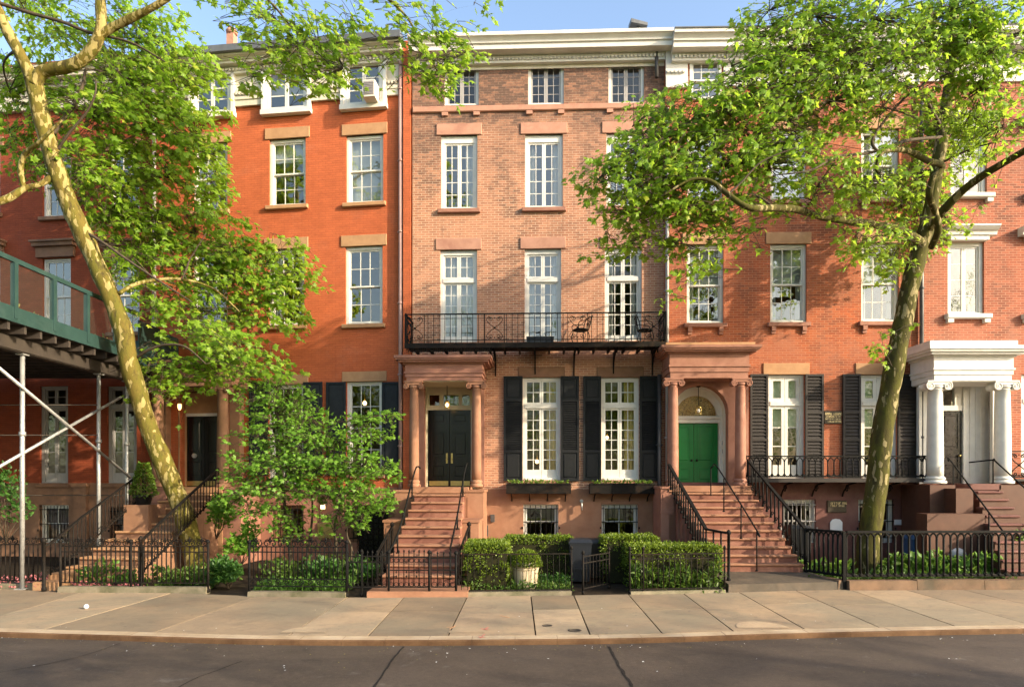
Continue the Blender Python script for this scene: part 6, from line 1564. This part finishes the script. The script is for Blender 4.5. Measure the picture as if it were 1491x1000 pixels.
# the small tree in front of the orange house
c = gnd(440,838)
ST = [([(425,842,16.3,.05),(422,800,16.35,.045),(415,740,16.4,.04),(405,660,16.4,.03),(395,600,16.4,.02),(390,550,16.3,.01)], 'trunk'),
      ([(490,842,16.2,.045),(490,800,16.2,.04),(488,760,16.25,.032),(500,720,16.3,.025),(520,660,16.3,.015)], 'trunk'),
      ([(508,845,16.1,.04),(512,800,16.1,.03),(505,775,16.1,.025),(515,735,16.2,.02),(540,690,16.2,.012)], 'trunk'),
      ([(440,842,16.3,.04),(450,790,16.3,.03),(455,740,16.3,.025),(450,680,16.2,.016)], 'trunk')]
SB = [(405,560,42,16,16.5,.4,.7),(375,580,40,18,16.3,.4,.8),(430,580,35,18,16.3,.4,.8),(400,605,50,18,16.2,.5,1),(455,610,35,18,16.1,.4,.9),(375,635,45,18,16.0,.5,.9),(430,640,50,20,16.0,.6,1.1),(490,640,40,16,15.9,.5,1),(540,610,40,14,15.9,.4,.9),(575,605,20,9,15.8,.25,.8),(540,635,35,12,15.9,.4,.9),(370,670,45,18,15.9,.5,1),(420,675,55,20,15.8,.6,1.2),(480,680,50,20,15.8,.6,1.2),(535,675,45,18,15.7,.5,1.1),(355,705,40,16,15.8,.5,1),(400,710,50,18,15.7,.6,1.1),(455,715,40,16,15.9,.5,.9),(520,710,50,18,15.6,.6,1.2),(560,690,30,14,15.6,.4,.9),(340,730,28,12,15.7,.35,.8),(375,745,35,14,15.7,.4,.8),(545,735,32,14,15.5,.4,1),(490,745,35,14,15.6,.4,.8),(525,755,25,12,15.5,.3,.8),(575,735,14,9,15.5,.2,.6),(425,750,28,14,16.0,.3,.6),(330,690,22,10,15.8,.3,.7),(395,770,20,12,15.9,.25,.6),(415,782,18,10,15.7,.2,.7),(470,775,15,9,15.8,.2,.5)]
plane_tree('small bushy tree with layered leaves in front of the orange house windows', c, ST, SB, M['bark_twig'], M['leaf_dog'], 21, leaf=.105, dens=1.0, name='garden_tree', kind='maple', spray=.3, small=True, droop=.05)

# trees of the square behind the camera (they throw the long shadows and show in the panes)
def far_tree(label, x, y, h, seed, spread, nl=10):
    r = random.Random(seed); root = empty('park_tree', label, 'tree', (x, y, 0), 0, 'bare-limbed trees across the street')
    mb = MB(); P = [(0,0,0),(r.gauss(0,.2),r.gauss(0,.2),h*.25),(r.gauss(0,.4),r.gauss(0,.4),h*.5),(r.gauss(0,.5),r.gauss(0,.5),h*.95)]
    sp_ = smooth_path(P, 5); k = len(sp_); mb.tube(sp_, [.36*(1-.85*i/(k-1)) for i in range(k)], 9, jitter=.1, seed=seed)
    lv = Leaves()
    for i in range(16):
        s_ = sp_[int(k*(.32+.6*r.random()))]; w = r.uniform(0, 6.28); L = spread*r.uniform(.5,1)
        e = s_ + Vector((math.cos(w)*L, math.sin(w)*L, L*r.uniform(.3,.9))); pp = smooth_path([s_, s_.lerp(e,.5)+Vector((0,0,-.2)), e], 4)
        mb.tube(pp, [.10*(1-.85*j/(len(pp)-1)) for j in range(len(pp))], 5)
        for j in range(9):
            q = pp[r.randint(3, len(pp)-1)]; f = q+rvec(r, .9)+Vector((0,0,.3)); mb.tube([q, q.lerp(f,.5)+rvec(r,.1), f], [.03,.018,.006], 4, cap=False)
            for m_ in range(nl): lv.add(f+rvec(r,.3), rvec(r), rvec(r)+Vector((0,0,1)), .2*r.uniform(.6,1.2))
    mb.build('trunk', M['bark_green'], root); lv.build('crown', 'chip', M['leaf_plane'], root); return root
far_tree('thin-leaved park tree across the street behind the camera', -3, -9, 15, 1, 4.5)
far_tree('thin-leaved park tree across the street farther along', 8, -10, 16, 2, 5)
far_tree('thin-leaved park tree across the street at the far left', -14, -9.5, 14, 4, 4.5)
far_tree('thin-leaved street tree across the road beyond the right edge of the view', 30.4, -3.5, 13, 5, 4.5, 22)
far_tree('unseen full-leaved tree added to shade the road, right of the camera', 13, -4.4, 9, 6, 4, 90)  # out of view, added with a dense crown to darken the road
far_tree('unseen full-leaved tree added to shade the road, nearest the camera', 6.5, -4.8, 9, 8, 4, 80)  # second added tree out of view, also there to shade the road

r = random.Random(77); lv = Leaves(); mbw = MB()
for i in range(46):
    x = -70+i*3.3+r.gauss(0,1); y = -22-r.random()*12; hh = r.uniform(15, 21)
    mbw.tube([(x,y,-.3),(x+r.gauss(0,.3),y,hh*.5),(x+r.gauss(0,.5),y,hh*.9)], [.25,.18,.04], 6)
    for k in range(260):
        q = rvec(r).normalized(); q = Vector((q.x*2.6, q.y*2.6, q.z*hh*.36))*r.random()**.4
        lv.add((x+q.x, y+q.y, hh*.58+q.z), rvec(r), rvec(r)+Vector((0,.5,.5)), r.uniform(.5,.95))
o = lv.build('shade_treeline', 'chip', M['leaf_plane'], None); o['kind'] = 'stuff'  # unseen trees, raised to block low sky light and fill the panes
# ------------------------------------------------------------------ hedges and beds
def hedge(label, corners, h, seed, mat='leaf_hedge', n=5200, size=.048, name='hedge', round_=.10):
    """corners: footprint polygon on the ground; clipped block of small leaves over a twiggy core"""
    r = random.Random(seed); P = [Vector((p[0], p[1], 0)) for p in corners]; c = sum(P, Vector())/len(P)
    root = empty(name, label, 'hedge', c); k = len(P)
    mb = MB(); b = 0
    ins = [c+(p-c)*.90-c for p in P]
    mb.v = [(p.x,p.y,0) for p in ins] + [(p.x,p.y,h-.07) for p in ins]
    for i in range(k): mb.face([i, (i+1) % k, k+(i+1) % k, k+i])
    mb.face(range(k, 2*k)); mb.build('twigs', M['hedge_core'], root)
    tri = [(P[0], P[i], P[i+1]) for i in range(1, k-1)]; at_ = [((b_-a).cross(d-a)).length/2 for a, b_, d in tri]
    per = [(P[(i+1) % k]-P[i]).length for i in range(k)]; A_top = sum(at_); A_side = sum(per)*h
    lv = Leaves()
    for _ in range(n):
        if r.random() < A_top/(A_top+A_side)*1.7:
            a, b_, d = r.choices(tri, at_)[0]; u, v = r.random(), r.random()
            if u+v > 1: u, v = 1-u, 1-v
            p = a+(b_-a)*u+(d-a)*v; p = c+(p-c)*.985; z = h + .03*noise.noise(p*2.2) + r.gauss(-.01,.022)
            nrm = Vector((0,0,1)); p = Vector((p.x,p.y,z))
        else:
            i = r.choices(range(k), per)[0]; t = r.random(); a, b_ = P[i], P[(i+1) % k]; p = a.lerp(b_, t); z = h*r.random()**.75
            nrm = Vector((b_.y-a.y, -(b_.x-a.x), 0)).normalized()
            if nrm.dot(p-c) < 0: nrm = -nrm
            bul = .035*noise.noise(Vector((p.x*2.5, p.y*2.5, z*3))) - (round_*max(0,(z-h+.15)/.15)**2*.5)
            p = Vector((p.x,p.y,z)) + nrm*(bul+r.gauss(-.02,.03))
            if noise.noise(Vector((p.x*5,p.y*5,z*5+9))) < .02+.1*(z < h*.5) and z < h*.84: continue
        d = nrm*.6+rvec(r,.6)+Vector((0,0,.45))
        lv.add(p-c, d, nrm+rvec(r,.5), size*r.uniform(.7,1.4))
    lv.build('foliage', 'chip', M[mat], root); return root
def quad(px0, px1, d0, d1, skew=0): # footprint between two depths
    a, b = at(px0,700,d0), at(px1,700,d0); return [(a.x,d0),(b.x,d0),(b.x+skew,d1),(a.x+skew,d1)]
hz = lambda py, d: EYE+(CY-py)*d/F
hedge('square clipped hedge block beside the pink stoop', quad(676,741,14.2,15.6), hz(795,14.2), 1, n=11250)
hedge('low clipped hedge strip behind the clay planter', quad(735,834,15.7,16.3), hz(783,15.7), 2, n=7800)
hedge('long clipped hedge running to the green door stoop', quad(918,1052,14.35,15.3), hz(797,14.35), 3, n=14250)
hedge('clipped hedge return behind the little open gate', quad(879,960,15.35,16.3), hz(783,15.4), 4, n=9000)
def clump(lv, r, c, rx, ry, rz, n, size, up=.5):
    for _ in range(n):
        q = rvec(r).normalized(); k = .55+.45*r.random()
        p = Vector((c[0]+q.x*rx*k, c[1]+q.y*ry*k, c[2]+abs(q.z)*rz*k if rz else c[2]))
        lv.add(p, q+Vector((0,0,up))+rvec(r,.4), Vector((0,-.3,1))+rvec(r,.5), size*r.uniform(.6,1.3))
# shrub in the clay planter
r = random.Random(31); root = empty('shrub', 'round clipped shrub growing in the clay planter', 'shrub', (PLANTER.x, PLANTER.y, .55))
lv = Leaves()
for _ in range(2600):
    q = rvec(r).normalized(); q.z = abs(q.z)*1.0-.12; k = 1+.06*noise.noise(q*4)+r.gauss(0,.03)
    lv.add(q*.33*k*Vector((1,1,1)).x, q+rvec(r,.5)+Vector((0,0,.3)), q+rvec(r,.4), .055*r.uniform(.7,1.3))
lv.build('foliage', 'chip', M['leaf_hedge'], root)
mb = MB(); mb.lathe([(.02,-.05),(.24,.0),(.29,.1),(.24,.22),(.1,.29),(.002,.3)], (0,0,0), 14); mb.build('stems', M['hedge_core'], root)
# topiary by the tan stoop, in its black pot
c = at(209, 700, 17.3); zb_ = hz(733, 17.3)
root = empty('planter', 'small black pot on the tan stoop under the pale shrub', 'planter', (c.x, c.y, zb_-.02)); mb = MB(); mb.lathe([(.17,0),(.21,.2),(.23,.21),(.23,.25),(.19,.25),(.002,.22)], (0,0,0), 14); mb.build('pot', M['plastic_black'], root)
mb = MB(); mb.box(c.x-.32, c.x+.32, c.y-.35, c.y+.5, 0, zb_-.021); tag(mb.build('pedestal', M['stone_brown']), 'brown stone pedestal carrying the potted pale shrub', 'pedestal')
root = empty('shrub', 'pale green conical shrub in the black pot on the tan stoop', 'shrub', (c.x, c.y, zb_+.22)); lv = Leaves(); r = random.Random(33)
for _ in range(1500):
    t = r.random(); w = r.uniform(0,6.28); rad = .36*(1-.75*t)*(.6+.4*r.random()**.4)*(1 if t > .08 else .6); p = Vector((rad*math.cos(w), rad*math.sin(w), .92*t-.06))
    lv.add(p, Vector((math.cos(w),math.sin(w),.2))+rvec(r,.5), Vector((0,0,1))+rvec(r,.5), .075*r.uniform(.6,1.2))
lv.build('foliage', 'oval', M['leaf_box'], root); mb = MB(); mb.tube([(0,0,-.1),(0,0,.7)], .02, 6); mb.build('stem', M['bark_twig'], root)
# bush beside the left railing
def bush(label, px, d, z, rx, rz, n, size, mat, seed, kind='oval', name='bush', parts=5):
    r = random.Random(seed); c = at(px, 700, d); root = empty(name, label, 'shrub', (c.x, c.y, z)); lv = Leaves(); mb = MB()
    for i in range(parts):
        o = Vector((r.uniform(-.6,.6)*rx, r.uniform(-.5,.5)*rx, rz*(.15+.6*r.random()))); clump(lv, r, o, rx*.5, rx*.5, rz*.45, n//parts, size); mb.tube([(0,0,0), o*.5+rvec(r,.03), o], [.014,.01,.006], 4)
    lv.build('foliage', kind, M[mat], root); mb.build('stems', M['bark_twig'], root); return root
bush('dense low green bush between the two left railings', 334, 14.6, .0, .42, .62, 1500, .10, 'leaf_dark', 41, parts=8)
bush('feathery bush at the foot of the tan stoop column', 315, 17.0, .9, .40, 1.3, 700, .11, 'leaf_dog', 42, parts=7)
bush('loose leafy shrub in front of the left basement wall', 352, 16.4, .3, .4, 1.2, 420, .12, 'leaf_dog', 43, 'maple', parts=6)
bush('wispy potted vine under the scaffold by the first pole', 8, 15.6, .9, .5, 1.8, 420, .12, 'leaf_dark', 44, 'oval', parts=8)
bush('dark leafy plant behind black railing under small tree', 470, 15.0, .0, .6, .55, 500, .13, 'leaf_dark', 45, parts=6)
bush('dark leafy plant at the feet of the orange house gate', 530, 15.2, .0, .4, .5, 300, .13, 'leaf_dark', 46, parts=5)
bush('bright green plant at the right edge by the white portico steps', 1497, 15.9, .4, .35, .8, 260, .12, 'leaf_box', 47, parts=5)
# plants in the window boxes
for i, (h, a, b, zt) in enumerate(WB):
    r = random.Random(60+i); m = h.w((a+b)/2, -.42, zt); root = empty('box_plants', ('small green plants in the window box nearer the black door', 'small green plants in the window box nearer the green door')[i], 'plants', m, -h.th, 'plants in the window boxes')
    lv = Leaves(); w = (b-a)/2-.06
    for _ in range(260): x = r.uniform(-w, w); hh = .07*(.5+.8*abs(noise.noise(Vector((x*4,i,0))))); lv.add((x, r.uniform(-.02,.22), r.uniform(-.03, hh)), rvec(r,.6)+Vector((0,0,.8)), rvec(r)+Vector((0,-1,.5)), .07*r.uniform(.6,1.3))
    lv.build('foliage', 'oval', M['leaf_box'], root)
def bed(label, poly, n, size, mat, seed, kind='oval', hh=.18, flowers=None, name='ground_cover'):
    """loose planting that nobody could count"""
    r = random.Random(seed); lv = Leaves(); P = [Vector((x,y,0)) for x,y in poly]; x0, x1 = min(p.x for p in P), max(p.x for p in P); y0, y1 = min(p.y for p in P), max(p.y for p in P)
    for _ in range(n):
        x, y = r.uniform(x0,x1), r.uniform(y0,y1); k = .5+.9*max(0, noise.noise(Vector((x*1.7,y*1.7,seed)))+.35)
        lv.add((x, y, hh*k*r.random()), rvec(r,.7)+Vector((0,-.2,.7)), rvec(r,.6)+Vector((0,-.2,1)), size*r.uniform(.6,1.3))
    o = lv.build(name, kind, M[mat], None); o['kind'] = 'stuff'; return o
bed('', quad(205,303,14.4,16.2), 900, .12, 'leaf_ground', 71, hh=.40)
bed('', quad(98,200,14.3,14.6), 260, .07, 'pink_flower', 72, 'chip', .14, name='pink_flowers')
bed('', quad(110,195,14.7,15.1), 300, .14, 'leaf_hosta', 73, hh=.55)
bed('', quad(-60,60,14.4,16), 400, .07, 'pink_flower', 74, 'chip', .12, name='pink_flowers')
bed('', quad(368,506,14.0,14.7), 1300, .085, 'leaf_hosta', 75, hh=.22)
bed('', quad(372,530,14.8,16.6), 1100, .12, 'leaf_ground', 76, hh=.5)
bed('', quad(676,834,14.05,14.5), 900, .07, 'leaf_ground', 77, hh=.20)
bed('', quad(745,834,14.6,15.6), 1200, .07, 'leaf_dark', 78, hh=.22)
bed('', quad(920,1050,14.10,14.34), 800, .20, 'leaf_ground', 79, 'blade', .5, name='grass_tufts')
bed('', quad(1180,1490,14.8,15.6), 1500, .09, 'leaf_ground', 80, hh=.30)
bed('', quad(1300,1480,15.4,16.2), 1500, .20, 'leaf_hosta', 81, hh=.55)
bed('', quad(1180,1250,15.4,16.2), 260, .18, 'leaf_hosta', 82, hh=.45)
# dry moss and seedlings on the scaffold deck
r = random.Random(90); lv = Leaves()
for _ in range(1500):
    y = r.uniform(12, 18); x = XE-.06-abs(r.gauss(0,.35)); k = .5+abs(noise.noise(Vector((x*2,y*2,0))))
    lv.add((x, y, ZD+.06+.30*k*r.random()), rvec(r,.6)+Vector((0,0,.8)), rvec(r)+Vector((.5,-.5,.6)), .10*r.uniform(.5,1.3))
o = lv.build('moss', 'oval', M['leaf_dry'], None); o['kind'] = 'stuff'
# ------------------------------------------------------------------ camera, sun and sky
cam = bpy.data.cameras.new('camera'); co = bpy.data.objects.new('camera', cam); COL.objects.link(co)
co.location = (0, 0, EYE); co.rotation_euler = (PI/2, 0, 0)
cam.sensor_fit = 'HORIZONTAL'; cam.sensor_width = 36; cam.lens = F/1491*36
cam.shift_x = -(CX-745.5)/1491; cam.shift_y = (CY-500)/1491; cam.clip_end = 3000; cam.clip_start = .05
SC.camera = co
SUN = Vector((1.95, -1.0, .84)).normalized()      # direction towards the sun
sl = bpy.data.lights.new('sun', 'SUN'); so = bpy.data.objects.new('sun', sl); COL.objects.link(so)
sl.energy = 3.0; sl.angle = math.radians(.55); sl.color = (1.0, .85, .62)
so.rotation_euler = SUN.to_track_quat('Z', 'Y').to_euler(); so.location = (20, -12, 20)
w = bpy.data.worlds.new('World'); SC.world = w; w.use_nodes = True; nt = w.node_tree
bg = nt.nodes['Background']; sky = nt.nodes.new('ShaderNodeTexSky'); sky.sky_type = 'NISHITA'; sky.sun_disc = False
sky.sun_elevation = math.asin(SUN.z); sky.sun_rotation = math.atan2(SUN.x, SUN.y)
sky.air_density = 1.0; sky.dust_density = 2.6; sky.ozone_density = 1.0; sky.altitude = 10
nt.links.new(sky.outputs[0], bg.inputs[0]); bg.inputs[1].default_value = .15
vs = SC.view_settings; vs.view_transform = 'Standard'; vs.look = 'None'; vs.exposure = 1.58; vs.gamma = 1
SC.cycles.max_bounces = 8; SC.cycles.transparent_max_bounces = 24; SC.cycles.use_denoising = True
SC.cycles.diffuse_bounces = 4; SC.cycles.glossy_bounces = 3; SC.cycles.transmission_bounces = 4
SC.cycles.sample_clamp_indirect = 6
